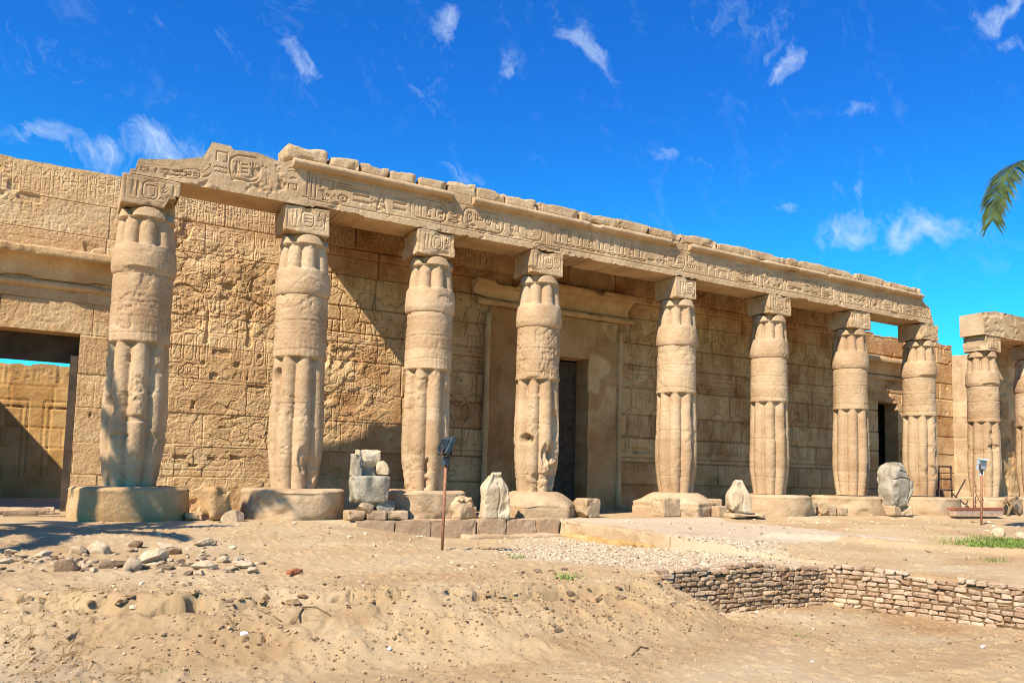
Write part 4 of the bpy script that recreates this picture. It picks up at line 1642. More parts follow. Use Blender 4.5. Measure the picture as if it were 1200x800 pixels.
COLS = [(1.44, 0), (4.65, 0), (7.72, 0), (10.80, 0), (15.50, 0), (19.28, 0), (23.15, 0), (26.93, 0), (30.98, .02), (34.35, .02)]
CLAB = ['first column from the left, dappled by palm shadow on a blocky plinth',
        'second column from the left, smooth bundled stems on a broad round plinth',
        'third column from the left, standing just behind the nearer lamp post',
        'fourth column from the left, broken stems beside the dark central doorway',
        'fifth column from the left, right of the central doorway on a faceted plinth',
        'sixth column from the left, beside the small seated stump of stone',
        'seventh column from the left, left of the gap showing sky',
        'eighth column from the left, behind the grey granite statue fragment',
        'ninth column, standing apart beyond the gap under its own short beam',
        'last column, cut off by the right edge of the picture']
DMG_S = {0: [(-150, 2.2, 16, .30, .09), (-95, 1.95, 26, .08, .05), (-120, 1.62, 20, .06, .05)],
         1: [(-160, 3.05, 16, .18, .12), (-85, 1.25, 14, .3, .06), (-60, 1.0, 18, .3, .06)],
         2: [(-108, 1.2, 10, .22, .12), (-108, .8, 10, .15, .10), (-50, 2.7, 12, .5, .06)],
         3: [(-150, 1.95, 24, .16, .18), (-62, 2.4, 16, .5, .10), (-75, 1.55, 14, .35, .14), (-95, 1.55, 10, .3, .09), (-60, 1.15, 18, .3, .12), (-135, 3.3, 26, .25, .05), (-100, 1.0, 40, .10, .05)],
         4: [(-70, 1.25, 15, .45, .10), (-75, 2.9, 14, .4, .06), (-62, .95, 18, .3, .10), (-72, 3.2, 10, .3, .05)],
         5: [(-70, 3.1, 14, .5, .06), (-120, 2.6, 40, .5, .03)],
         6: [(-75, 1.4, 10, .3, .06)],
         7: [(-105, 1.5, 35, .25, .05), (-100, 2.0, 40, .5, .04)],
         8: [(-115, 2.5, 26, .12, .08), (-120, 3.0, 12, .16, .06)]}
DMG_C = {0: [(-95, 4.87, 34, .10, .05)], 2: [(-75, 5.15, 30, .12, .015)], 8: [(-110, 4.86, 50, .08, .06)], 7: [(-110, 4.86, 50, .07, .05)]}
PL = {}
col_things = []
for i, (u, v) in enumerate(COLS):
    t = make_column(i, u, v, CLAB[i], DMG_S.get(i), DMG_C.get(i))
    col_things.append(t)
    brk = None
    if i == 0:
        def brk(P, Q):       # lower right corner of the block is broken away
            k = sstep(.22, .42, P[:, 0])*sstep(.30, .12, P[:, 2])*(P[:, 1] < .2)
            Q[:, 2] += k*.22
            Q[:, 0] -= k*.05
            return Q
    abacus(i, u, v, t, w=(1.06, 1.0, 1.0, .97, .84, .98, .98, 1.0, 1.0, 1.0)[i], du=(0, -.1, -.08, -.06, -.04, 0, 0, 0, 0, 0)[i], brk=brk)
# plinths
disc(*COLS[0], circ(1.04, 501, .03, 1.2, .1), .64, 501, parent=col_things[0], mat=M_GREYPL, amp=.03)


def pl2(x, y, z):
    # a slice of the drum has sheared off low on its front right
    k = sstep(-.2, .2, x-.05)*sstep(-.6, -.95, y)
    return z


disc(*COLS[1], circ(1.08, 502, .03, .3), .64, 502, parent=col_things[1], amp=.025)
disc(COLS[2][0]-.06, 0, circ(1.0, 503, .06, .6), .63, 503, parent=col_things[2], amp=.05)
disc(*COLS[3], circ(1.12, 504, .03, 0, R(-14), 6), .63, 504, parent=col_things[3], amp=.03,
     zfun=lambda x, y, z: z-np.clip(.30*sstep(.55, 1.15, np.hypot(x, y)), 0, None)*sstep(.2, .5, z))
disc(*COLS[4], circ(1.14, 505, .03, 0, R(20), 6), .64, 505, parent=col_things[4], amp=.03,
     zfun=lambda x, y, z: z-.22*sstep(.6, 1.1, np.hypot(x, y))*sstep(.2, .5, z))
disc(*COLS[5], circ(1.18, 506, .05, .4), .62, 506, parent=col_things[5], amp=.04,
     zfun=lambda x, y, z: z-.22*sstep(.5, 1.1, x)*sstep(.2, .5, z))
disc(*COLS[6], circ(1.2, 507, .04, .8), .60, 507, parent=col_things[6], amp=.03)
disc(*COLS[7], circ(1.25, 508, .05, .4), .60, 508, parent=col_things[7], amp=.04,
     zfun=lambda x, y, z: z-.22*sstep(.6, 1.2, x)*sstep(.2, .5, z))
disc(*COLS[8], circ(1.15, 509, .05, .4), .62, 509, parent=col_things[8], amp=.04)
disc(*COLS[9], circ(1.15, 510, .05, .4), .62, 510, parent=col_things[9], amp=.04)

# ------------------------------------------------------------------ architrave
AR = Relief(4.3, 33.2, AT, 7.66, .011)
rsa = np.random.RandomState(77)
za, zb = AT+.20, AT+.74


def gl(name, x, wd, z0=0.0, z1=1.0, d=.028):
    AR.glyph(name, x, za+(zb-za)*z0, wd, (zb-za)*(z1-z0), d)


AR.row(4.8, 6.2, za-.02, za+.28, .022, rsa)
AR.row(6.3, 8.2, za+.05, zb, .022, rsa)
x = 8.35
seqn = [('bars', .3, 0, 1), ('house', .42, .45, 1), ('bird', .4, 0, .5), ('hbars', .45, .5, 1), ('sun', .4, 0, .45), ('hbars', .5, 0, 1), ('leg', .5, 0, 1), ('hbars', .42, 0, 1)]
for (nm, w_, a, c) in seqn:
    gl(nm, x, w_*.95, a, c)
    if not (a > .3):
        x += w_*1.04
    elif nm == 'house' or nm == 'hbars':
        pass
AR.ring(x+.05, x+1.05, za+.02, zb-.02, .022, .028)
for q, nm in enumerate(('bars', 'man', 'house')):
    gl(nm, x+.14+q*.29, .26, .16, .84)
x += 1.12
gl('coil', x, .3, .45, 1)
gl('mouth', x, .32, .0, .4)
x += .38
AR.ring(x+.03, x+1.25, za+.02, zb-.02, .022, .028)
for q, nm in enumerate(('sun', 'comb', 'sun', 'man')):
    gl(nm, x+.1+q*.28, .26, .16, .86)
x += 1.35
gl('owl', x, .34)
x += .38
AR.ring(x, x+.75, za+.02, zb-.02, .02, .028)
gl('bird', x+.1, .5, .12, .88)
x += .85
gl('bars', x, .2)
x += .3
for k in range(9):
    gl('leg' if k % 2 else 'tworeed', x, .32, .25, 1)
    gl('mouth', x, .34, 0, .24)
    x += .37
AR.row(x, 32.9, za, zb, .026, rsa)
AR.line(8.3, AT+.16, 33, AT+.16, .010, .02)
AR.line(8.3, AT+.77, 33, AT+.77, .008, .015)
JOINTS = [4.62]+[(c[0]+d+3.217)/.9218 for c, d in zip(COLS[1:7], (-.1, 0, .05, .1, 0, 0))]+[32.95]


def beam_h(seed):
    def f(U, Z):
        n = .020*(fbm(U*1.2, Z*1.6, 0, 4, 131)-.5)+.012*(fbm(U*7, Z*7, 0, 4, 132)-.5)
        ch = .03*sstep(.64, .74, fbm(U*1.6, Z*2.4, 0, 4, 134, .6))
        wear = sstep(.28, .42, fbm(U*.8, Z*.8, 0, 3, 136))
        return n-ch-AR.sample(U, Z)*(.55+.5*wear)
    return f


def beam_tone(U, Z):
    k = np.floor(U/2.2)
    return np.clip(.5+.7*(fbm(U*.7, Z*1.3, 0, 4, 138)-.5)+.12*sstep(AT+.2, AT+.05, Z), 0, 1)


def top_c1(U, Z):
    t = (Z-AT)/(7.62-AT)
    top = np.interp(U, [4.55, 4.72, 4.76, 5.5, 6.05, 6.12, 6.22, 6.62, 6.68, 7.2, 7.7, 7.86, 7.95, 8.6], [6.88, 6.89, 7.10, 7.24, 7.40, 7.55, 7.76, 7.77, 7.70, 7.74, 7.66, 7.66, 7.72, 7.8])
    top = top+.03*(fbm(U*6, 0, 0, 3, 141)-.5)
    chip = .02*(fbm(U*5, 1.5, 0, 3, 142)-.5)
    return AT+.004+chip*(1-t)*0+t*(top-AT)


def bottom_chip(seed):
    def f(U, Z):
        t = sstep(AT+.12, AT, Z)
        return Z+t*(.05*sstep(.58, .75, fbm(U*2.3, 0, 0, 4, seed, .6)))+.003
    return f


arch = thing('architrave', 'long hieroglyph carved stone beam lying across eight columns', 'architrave', (13.8, 0, AT))
for i, (a, c) in enumerate(zip(JOINTS[:-1], JOINTS[1:])):
    res = .012 if i < 4 else .02
    zmap = top_c1 if i == 0 else bottom_chip(150+i)
    umap = None
    ua, ub = a+.005, c-.005
    if i == 6:       # broken right end
        def umap(U, Z):
            k = sstep(32.2, 32.95, U)
            return U-k*(.45*sstep(7.3, 7.62, Z)+.30*np.clip((Z-AT)/.8, 0, 1)+.12*(fbm(Z*5, 0, 0, 3, 155)-.5))
    sl_ = (slab(rng(ua, ub, res), rng(AT, 7.62, .012 if i < 4 else .016), beam_h(i), -.48, .48, zmap=zmap, tone=beam_tone, umap=umap))
    me = join_slabs('beam', [(sl_[0], sl_[1], sl_[2] & False, sl_[3])])
    link('beam', me, M_BEAM, arch)
# roll moulding along the top edge, with its gaps
for k, (a, c) in enumerate(((8.02, 12.15), (12.75, 19.75), (20.3, 29.05), (29.08, 32.12))):
    prof = [(-.25, 7.60), (-.49, 7.60)]+[(-.51-.135*math.cos(-math.pi/2+math.pi*j/9), 7.70+.095*math.sin(-math.pi/2+math.pi*j/9)) for j in range(10)]+[(-.49, 7.80), (-.25, 7.80)]
    link('roll_moulding', extrude_profile(prof, a, c, .04, 160+k, .012, .045), M_BEAM, arch)
b = Builder()
for (a, c) in ((12.17, 12.73), (19.77, 20.28)):
    b.box((XC((a+c)/2), -.36, 7.71), ((c-a)*.92, .22, .2))
link('broken_moulding', b.mesh('broken_moulding'), M_BEAM, arch)
# worn coping blocks on the beam
CPB = [(7.86, 8.85, .40, 'tall rounded coping block at the broken left end of the beam'),
       (8.90, 9.62, .29, 'second coping block on the beam, just right of the tall rounded one'),
       (9.66, 10.42, .27, 'coping block on the beam between second and third columns, nearer the second'),
       (10.45, 11.2, .28, 'coping block on the beam between second and third columns, nearer the third'),
       (11.24, 12.02, .24, 'low coping block on the beam directly above the third column'),
       (12.06, 12.85, .36, 'coping block above the break in the moulding right of the third column'),
       (12.9, 13.7, .30, 'coping block on the beam midway between third and fourth columns'),
       (13.74, 14.75, .30, 'coping block on the beam just left of the fourth column'),
       (14.8, 16.2, .29, 'coping block on the beam directly above the fourth column'),
       (16.24, 17.5, .28, 'coping block on the beam over the left half of the doorway bay'),
       (17.54, 18.7, .30, 'coping block on the beam over the middle of the doorway bay'),
       (18.74, 20.0, .28, 'coping block on the beam just left of the gap in the moulding'),
       (20.04, 21.5, .30, 'coping block on the beam just right of the fifth column'),
       (21.54, 23.0, .29, 'coping block on the beam midway between fifth and sixth columns'),
       (23.04, 24.8, .27, 'coping block on the beam directly above the sixth column'),
       (24.84, 26.6, .28, 'coping block on the beam midway between sixth and seventh columns'),
       (26.64, 28.4, .25, 'coping block on the beam directly above the seventh column'),
       (28.44, 30.2, .30, 'coping block on the beam just right of the seventh column'),
       (30.24, 32.1, .22, 'last thin coping block at the right end of the beam')]
for k, (a, c, h, lab) in enumerate(CPB):
    me = grid_box((c-a)*.93+.02, .80+.1*h1(k, 6), h*.95, .05 if k < 9 else .07, worn(600+k, .035 if k else .12, .028, .07, True, 3.0), 600+k)
    o = link('coping_block', me, M_BEAM)
    o.location = (XC((a+c)/2), -.06, 7.795 if k else 7.77)
    o.rotation_euler = (0, R(-1.2 if k == 1 else .5*(h1(k, 7)-.5)), R(1.5*(h1(k, 8)-.5)))
    tag(o, lab, 'stone block', 'coping blocks on the long beam')

# short beam and pier on the right
frag = thing('architrave', 'short broken beam resting on the last two columns', 'architrave', (32.3, 0, AT))


def frag_top(U, Z):
    t = (Z-AT)/(7.9-AT)
    top = np.interp(U, [36.1, 36.3, 36.9, 37.4, 38.0, 41], [7.50, 7.62, 7.70, 7.80, 7.76, 7.80])+.05*(fbm(U*1.8, 0, 0, 3, 171)-.5)
    return AT+.004+t*(top-AT)


def frag_h(U, Z):
    led = .10*sstep(7.62, 7.72, Z+.1*(fbm(U*1.5, 0, 0, 3, 174)-.5))*sstep(.45, .55, fbm(U*1.1, 0, 0, 2, 176))
    return .03*(fbm(U*2.5, Z*3, 0, 4, 172)-.5)-.03*sstep(.55, .68, fbm(U*3, Z*6, 0, 4, 173))-led*.6


link('beam', join_slabs('beam', [slab(rng(36.36, 41.5, .04), rng(AT, 7.9, .04), frag_h, -.48, .48, zmap=frag_top, tone=beam_tone)]), M_BEAM, frag)


def pier_h(U, Z):
    cut, blk, tone = courses(U, Z, [-.1, .7, 1.5, 2.3, 3.1, 3.9, 4.7, 5.5, 6.2, 6.9], .9, 1.6, 181, wj=.016, dj=.035, off=.02)
    return blk-cut+.05*(fbm(U*3, Z*3, 0, 4, 182)-.5)-.06*sstep(.6, .7, fbm(U*2, Z*2, 0, 4, 183))


back = slab(rng(39.9, 50, .06), rng(-.1, 6.98, .06), pier_h, 1.45, 2.1, tone=lambda U, Z: courses(U, Z, [-.1, .7, 1.5, 2.3, 3.1, 3.9, 4.7, 5.5, 6.2, 6.9], .9, 1.6, 181)[2])
bw_ = tag(link('back_wall', join_slabs('back_wall', [back]), M_WALL), 'shaded block wall standing behind the last two columns', 'wall')
b = Builder()
b.box((38.2, 1.32, 7.13), (8.8, 1.6, .27))
link('shade_slab', b.mesh('shade_slab'), M_BEAM, bw_)  # added unseen slab that shades the back wall

# ------------------------------------------------------------------ kerbs and the ramp
KX = [9.3, 10.2, 11.1, 12.31, 13.13, 13.99, 14.68]
KLAB = ['kerb block nearly buried in sand at the left end of the terrace edge',
        'half buried kerb block in front of the grey torso fragment',
        'kerb block rising from the sand behind the nearer lamp post',
        'kerb block in front of the small upright stele, left of the cracked ones',
        'long kerb block left of the corner block, its foot crumbling',
        'corner kerb block where terrace edge meets the ramp']
for k, (a, c) in enumerate(zip(KX[:-1], KX[1:])):
    a, c = GP(a, -1.8)[0], GP(c, -1.8)[0]
    me = grid_box(c-a-.012, .45, .50, .05, worn(700+k, .015, .008, .03, False), 700+k)
    o = link('kerb_block', me, M_KERB)
    o.location = ((a+c)/2, -1.20, -.492+.006*h1(k, 4))
    tag(o, KLAB[k], 'kerb block', 'kerb blocks along the terrace edge')


def ramp_kerb(ya, yb, x, za, zb, w, h, seed, lab):
    L = ya-yb
    me = grid_box(w, L, h, .06, worn(seed, .025, .018, .06, False), seed)
    o = link('ramp_kerb', me, M_PLIN)
    o.location = (x+w/2, (ya+yb)/2, (za+zb)/2-h)
    o.rotation_euler = (math.atan2(za-zb, L), 0, 0)
    tag(o, lab, 'kerb', 'kerbs along the ramp')


ramp_kerb(-1.44, -5.44, 10.66, -.03, -.07, .38, .40, 720, 'long pale kerb sloping down the near side of the doorway ramp')
ramp_kerb(-5.52, -7.2, 10.72, -.11, -.16, .30, .28, 721, 'short low kerb continuing at the foot of the ramp')
# rough foundation showing under the kerb
b = Builder()
me = grid_box(.5, 3.4, .3, .05, worn(722, .08, .05, .08, False), 722)
o = link('foundation_course', me, stone('yellow_mud', (.36, .20, .07), (.46, .28, .11), (.54, .36, .18), 2, .6))
o.location = (10.74, -3.3, -.60)
tag(o, 'crumbling yellow foundation showing below the long ramp kerb', 'foundation')
me = grid_box(2.6, .5, .18, .05, worn(723, .06, .05, .08, False), 723)
o = link('foundation_course', me, M_PLIN)
o.location = (9.35, -1.55, -.50)
tag(o, 'low rough foundation stones under the cracked terrace kerb', 'foundation')

# ------------------------------------------------------------------ rocks
ICO = {}


def rock_mesh(seed, sub=3, cuts=7, rough=.10, elong=(1, 1, 1)):
    bm = bmesh.new()
    bmesh.ops.create_icosphere(bm, subdivisions=sub, radius=1.0)
    P = np.array([v.co[:] for v in bm.verts])
    rs = np.random.RandomState(seed)
    for _ in range(cuts):
        nrm = rs.normal(size=3)
        nrm /= np.linalg.norm(nrm)
        d = rs.uniform(.45, .8)
        s_ = P @ nrm
        P = P-np.maximum(s_-d, 0)[:, None]*nrm
    n = fbm(P[:, 0]*2.2+seed, P[:, 1]*2.2, P[:, 2]*2.2, 4, seed)-.5
    P = P*(1+rough*2*n)[:, None]*np.array(elong)
    P[:, 2] = np.maximum(P[:, 2], -.35)
    for v, p in zip(bm.verts, P):
        v.co = p
    me = bpy.data.meshes.new('rock')
    bm.to_mesh(me)
    bm.free()
    a = me.attributes.new('tone', 'FLOAT', 'POINT')
    a.data.foreach_set('value', np.clip(.5+.8*(fbm(P[:, 0]*1.5+seed, P[:, 1]*1.5, P[:, 2]*1.5, 3, seed+5)-.5)+rs.uniform(-.3, .3), 0, 1).astype(np.float32))
    for p in me.polygons:
        p.use_smooth = False
    return me


def rock(name, me, mat, x, y, s, label, cat, group=None, rz=None, z=None, tilt=0.0, sink=.25):
    if not me.materials:
        me.materials.append(mat)
    o = bpy.data.objects.new(name, me)
    COL.objects.link(o)
    if isinstance(s, (int, float)):
        s = (s, s, s)
    o.scale = s
    o.location = (x, y, (gz(x, y) if z is None else z)+s[2]*.35-s[2]*sink)
    o.rotation_euler = (R(tilt), R(tilt*.6), random.uniform(0, 6.28) if rz is None else R(rz))
    return tag(o, label, cat, group)


# big loose stones on the terrace
me = grid_box(.50, .46, .66, .03, worn(729, .16, .05, .12), 729)
o = link('boulder', me, M_GREYPL)
o.location = (*GP(6.62, -.95), 0)
o.rotation_euler = (0, 0, R(18))
tag(o, 'squarish grey brown boulder standing right of the first plinth', 'boulder')
rock('boulder', rock_mesh(2, 4, 8, .08, (1, .8, .7)), M_PLIN, *GP(6.80, -1.50), (.28, .28, .28), 'pale low boulder lying in front of the grey brown one', 'boulder', rz=40, z=0)
me = grid_box(.32, .3, .16, .05, worn(731, .03, .02, .05), 731)
o = link('stone_block', me, M_GREYPL)
o.location = (*GP(6.18, -.9), 0)
tag(o, 'small flat dark slab tucked between first plinth and boulder', 'stone block')
me = grid_box(1.5, .5, .14, .06, worn(732, .03, .02, .05), 732)
o = link('threshold_slab', me, M_KERB)
o.location = (-.55, 2.0, 0)
tag(o, 'worn stone slab lying before the left gateway', 'slab')
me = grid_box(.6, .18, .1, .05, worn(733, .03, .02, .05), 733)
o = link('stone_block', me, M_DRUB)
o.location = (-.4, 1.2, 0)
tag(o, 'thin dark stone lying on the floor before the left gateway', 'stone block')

# broken torso on its little base
bx = 9.30
TDX, TDY = GP(9.85, -1.25)[0]-9.85, GP(9.85, -1.25)[1]+1.25
for k, (w, lab) in enumerate(((.40, 'left squared base stone under the grey torso fragment'), (.46, 'middle squared base stone under the grey torso fragment'),
                              (.50, 'right squared base stone under the grey torso fragment'))):
    me = grid_box(w-.02, .42, .21, .04, worn(740+k, .03, .02, .05), 740+k)
    o = link('stone_block', me, M_PLIN)
    o.location = (bx+w/2+TDX, -1.28+TDY, .0)
    tag(o, lab, 'stone block', 'base stones under the torso')
    bx += w
rock('stone_lump', rock_mesh(11, 4, 6, .12), M_RUB, 9.72+TDX, -1.26+TDY, (.33, .26, .24), 'rough left rubble lump holding up the grey torso', 'stone', rz=10, z=.20)
rock('stone_lump', rock_mesh(12, 4, 6, .14), M_GREY, 10.20+TDX, -1.28+TDY, (.36, .26, .26), 'rough dark right rubble lump holding up the grey torso', 'stone', rz=-15, z=.20)
tor = thing('statue_fragment', 'broken grey seated torso with a hollow lap, stacked on rubble by the second plinth', 'statue fragment', (9.85+TDX, -1.25+TDY, .38))


def torso_low(P, S):
    Q = worn(751, .06, .025, .08)(P, S)
    t = P[:, 2]/S[2]
    Q[:, 0] *= 1-.05*(1-t)
    Q[:, 0] -= .04*sstep(.15, .4, P[:, 0])*(1-t)
    # fluted fall of the kilt on the front
    f = (P[:, 1] < -.1)
    Q[f, 1] += .035*np.cos(P[f, 0]*17)*t[f]
    return Q


me = grid_box(.80, .52, .58, .03, torso_low, 751)
me.transform(Matrix.Translation((9.84+TDX, -1.22+TDY, .36)))
link('lap', me, M_GREY, tor)
me = grid_box(.16, .40, .50, .03, worn(752, .03, .02, .06), 752)
me.transform(Matrix.Translation((9.54+TDX, -1.16+TDY, .92)))
link('back_slab', me, M_GREY, tor)
me = grid_box(.52, .36, .40, .03, worn(753, .04, .03, .08), 753)
me.transform(Matrix.Translation((9.80+TDX, -1.06+TDY, 1.12)) @ Matrix.Rotation(R(2), 4, 'Y'))
link('shoulder', me, M_PALE, tor)
me = grid_box(.60, .22, .3, .03, worn(755, .06, .05, .12), 755)
me.transform(Matrix.Translation((9.84+TDX, -1.0+TDY, .88)))
link('back', me, M_GREY, tor)
me = rock_mesh(15, 4, 5, .2)
me.transform(Matrix.Translation((10.12+TDX, -1.2+TDY, 1.06)) @ Matrix.Diagonal((.15, .14, .22, 1)))
link('arm', me, M_RUB, tor)

# broken lump of the third plinth
me = grid_box(.62, .62, .56, .04, worn(760, .06, .05, .14), 760)
P = [v.co for v in me.vertices]
for v in me.vertices:
    if v.co.z > .3:
        v.co.z -= .16*max(0, (.2-v.co.y))
o = link('plinth_fragment', me, M_PLIN)
o.location = (*GP(12.32, -.95), 0)
o.rotation_euler = (0, 0, R(22))
tag(o, 'broken corner lump of the third plinth, split off on its right', 'stone block')
# shadowed blocks between third and fourth plinth


def stele_fn(seed, taper, shoulders):
    w0 = worn(seed, .07, .03, .09)

    def fn(P, S):
        Q = w0(P, S)
        t = P[:, 2]/S[2]
        k = 1-taper*sstep(shoulders, 1.0, t)-.05*t
        Q[:, 0] *= k
        Q[:, 1] *= 1-.25*sstep(shoulders, 1, t)
        f = P[:, 1] < -S[1]*.45
        Q[f, 1] += .03*np.clip(1.2-np.abs(P[f, 0]-.05+.03*np.sin(P[f, 2]*9))/.03, 0, 1)*(t[f] < .8)
        return Q
    return fn


me = grid_box(.66, .42, 1.08, .03, stele_fn(771, .55, .62), 771)
o = link('stele', me, M_PALE)
o.location = (*GP(12.98, -1.42), 0)
o.rotation_euler = (0, 0, R(-10))
tag(o, 'upright pale stele with tapered top between third and fourth plinths', 'stele')
me = grid_box(.62, .5, .95, .03, stele_fn(772, .62, .45), 772)
o = link('statue_stump', me, M_PALE)
o.location = (*GP(21.25, -1.45), .10)
o.rotation_euler = (0, R(-3), R(-20))
tag(o, 'headless seated pale stump on a thin slab between fifth and sixth columns', 'statue fragment')
me = grid_box(1.15, .7, .11, .05, worn(773, .03, .02, .06), 773)
o = link('base_slab', me, M_PLIN)
o.location = (*GP(21.3, -1.5), 0)
tag(o, 'thin slab under the pale seated stump', 'slab')
me = grid_box(.32, .3, .30, .04, worn(774, .03, .02, .05), 774)
o = link('stone_block', me, M_PLIN)
o.location = (*GP(20.72, -1.2), .0)
tag(o, 'small cube of stone left of the pale seated stump', 'stone block')
# stones round the plinths to the right
for k, (x, y, w, d, h, lab) in enumerate(((25.95, -.75, .62, .5, .42, 'pale broken block leaning between sixth and seventh plinths'),
                                          (26.5, -.95, .42, .4, .28, 'smaller pale block in front of the seventh plinth'),
                                          (16.25, -.75, .55, .6, .50, 'squared block at the right end of the fourth plinth'),
                                          (19.15, -.7, .7, .5, .52, 'squared block forming the left end of the fifth plinth'),
                                          (21.05, -.55, .5, .55, .5, 'rounded block at the right end of the fifth plinth'),
                                          (25.3, -.55, .5, .6, .46, 'crumbling block at the right end of the sixth plinth'),
                                          (33.6, -.55, .8, .7, .42, 'low worn block at the right end of the eighth plinth'),
                                          (16.0, 2.0, .5, .35, .3, 'dark stone lying inside the shade by the central doorway'))):
    me = grid_box(w, d, h, .05, worn(780+k, .05, .035, .1), 780+k)
    o = link('stone_block', me, M_PLIN)
    o.location = (*(GP(x, y) if y < 0 else (XW(x), y)), -.01)
    o.rotation_euler = (0, 0, R(h1(k, 33)*40-20))
    tag(o, lab, 'stone block', 'loose blocks round the plinths')
# grey granite statue fragment
for k, (x, lab) in enumerate(((28.35, 'left pale foot stone under the grey granite statue'), (28.95, 'right pale foot stone under the grey granite statue'))):
    me = grid_box(.5, .42, .34, .05, worn(795+k, .06, .04, .1), 795+k)
    o = link('stone_block', me, M_PLIN)
    o.location = (*GP(x, -1.55), 0)
    o.rotation_euler = (0, 0, R(10-30*k))
    tag(o, lab, 'stone block', 'foot stones under the granite statue')
SDX, SDY = GP(28.6, -1.5)[0]-28.6, GP(28.6, -1.5)[1]+1.5

def granite(P, S):
    Q = worn(801, .22, .035, .07)(P, S)
    t = P[:, 2]/S[2]
    dome = np.sqrt(np.clip(1-(np.clip((t-.66)/.34, 0, 1))**2*.72, 0.05, 1))
    Q[:, 0] *= (.72+.30*sstep(0, .45, t))*dome
    Q[:, 1] *= (.8+.2*sstep(0, .5, t))*(.5+.5*dome)
    Q[:, 2] -= .42*sstep(.10, .34, P[:, 0])*sstep(.55, .95, t)
    f = P[:, 1] < -S[1]*.40
    crack = np.clip(1.3-np.abs(t-.66-.05*P[:, 0]+.015*np.sin(P[:, 0]*9))/.016, 0, 1)
    slit = np.clip(1.3-np.abs(t-.80+.06*P[:, 0])/.014, 0, 1)*(np.abs(P[:, 0]+.05) < .24)
    slot = np.clip(1.3-np.abs(P[:, 0]-.30)/.030, 0, 1)*(t < .72)*(t > .1)
    Q[f, 1] += (.06*np.maximum(crack, slit)+.09*slot)[f]
    Q[:, 0] += .06*(t-.5)
    return Q


me = grid_box(1.10, .72, 1.46, .03, granite, 801)
me.transform(Matrix.Translation((28.62+SDX, -1.5+SDY, .26)))
o = link('statue_fragment', me, M_GREY)
tag(o, 'battered grey granite statue fragment with rounded top, leaning on two stones before the eighth column', 'statue fragment')

# ------------------------------------------------------------------ rubble row on the left
VAR = [rock_mesh(60+i, 3, 8, .08, (1, .8+.3*h1(i, 1), .55+.4*h1(i, 2))) for i in range(10)]
DVAR = [rock_mesh(80+i, 3, 8, .08, (1, .8, .7)) for i in range(4)]
for m_ in VAR:
    m_.materials.append(M_RUB)
for m_ in DVAR:
    m_.materials.append(M_DRUB)


def ground_at(px, py, z=-.15):
    for _ in range(4):
        d = fw+rt*((px-PCX)/FPX)-up*((py-PCY)/FPX)
        t = (z-1.0127)/d.z
        x, y = d.x*t, -18.008+d.y*t
        z = gz(x, y)
    return x, y, z, FPX/t


BIGR = [(180, 658, 26, 'p', 'largest pale slab in the middle of the rubble row'), (133, 665, 20, 'd', 'dark reddish stone at the front of the rubble row'),
        (160, 645, 15, 'd', 'dark brown block alone behind the rubble row'), (192, 667, 15, 'd', 'dark brown stone under the pale slab in the rubble row'),
        (118, 650, 20, 'p', 'rounded pale stone left of the dark brown block'), (237, 640, 17, 'p', 'pale pointed stone at the upper right of the rubble row'),
        (284, 666, 17, 'p', 'pale stone at the right end of the rubble row'), (262, 653, 10, 'd', 'small dark cube near the right end of the rubble row'),
        (76, 668, 20, 'd', 'flat brown slab at the left front of the rubble row'), (50, 656, 17, 'p', 'whitish stone at the left of the rubble row'),
        (240, 665, 19, 'p', 'broad pale stone in front of the small dark cube'), (205, 650, 16, 'd', 'brown broken stone behind the largest pale slab'),
        (308, 663, 6, 'd', 'little black stone lying off the right end of the rubble row'), (90, 652, 17, 'p', 'pale angular stone left of the rounded one in the rubble row'),
        (155, 668, 18, 'p', 'pale wedge between the two dark front stones of the rubble row'), (190, 640, 16, 'p', 'large half buried pale stone at the back of the rubble row')]
taken = []
for k, (px, py, s, kind, lab) in enumerate(BIGR):
    x, y, z, ppm = ground_at(px, py)
    me = (VAR if kind == 'p' else DVAR)[k % (10 if kind == 'p' else 4)]
    r = s/ppm/1.45
    taken.append((x, y, r))
    rock('rubble_stone', me, None, x, y, (r*1.25, r, r*.95), lab, 'stone', 'stones of the rubble row', tilt=random.uniform(-12, 12), sink=.15)
rr = random.Random(4)
n = 0
while n < 125:
    px = rr.uniform(0, 300)
    py = rr.gauss(660, 6.5)
    if py < 636 or py > 674 or (px < 100 and py < 648):
        continue
    x, y, z, ppm = ground_at(px, py)
    r = rr.choice((2.2, 3, 4, 5, 6, 7.5))/ppm
    if any(math.hypot(x-a, y-b_) < (r+c)*.6 for a, b_, c in taken):
        continue
    taken.append((x, y, r))
    me = rr.choice(VAR+DVAR[:2])
    dark = me in DVAR
    rock('rubble_stone', me, None, x, y, (r*1.2, r, r*.9), 'small dark angular stone among the pale rubble row' if dark else 'small pale angular stone in the rubble row', 'stone',
         'dark chips of the rubble row' if dark else 'pale chips of the rubble row', tilt=rr.uniform(-15, 15), sink=.15)
    n += 1
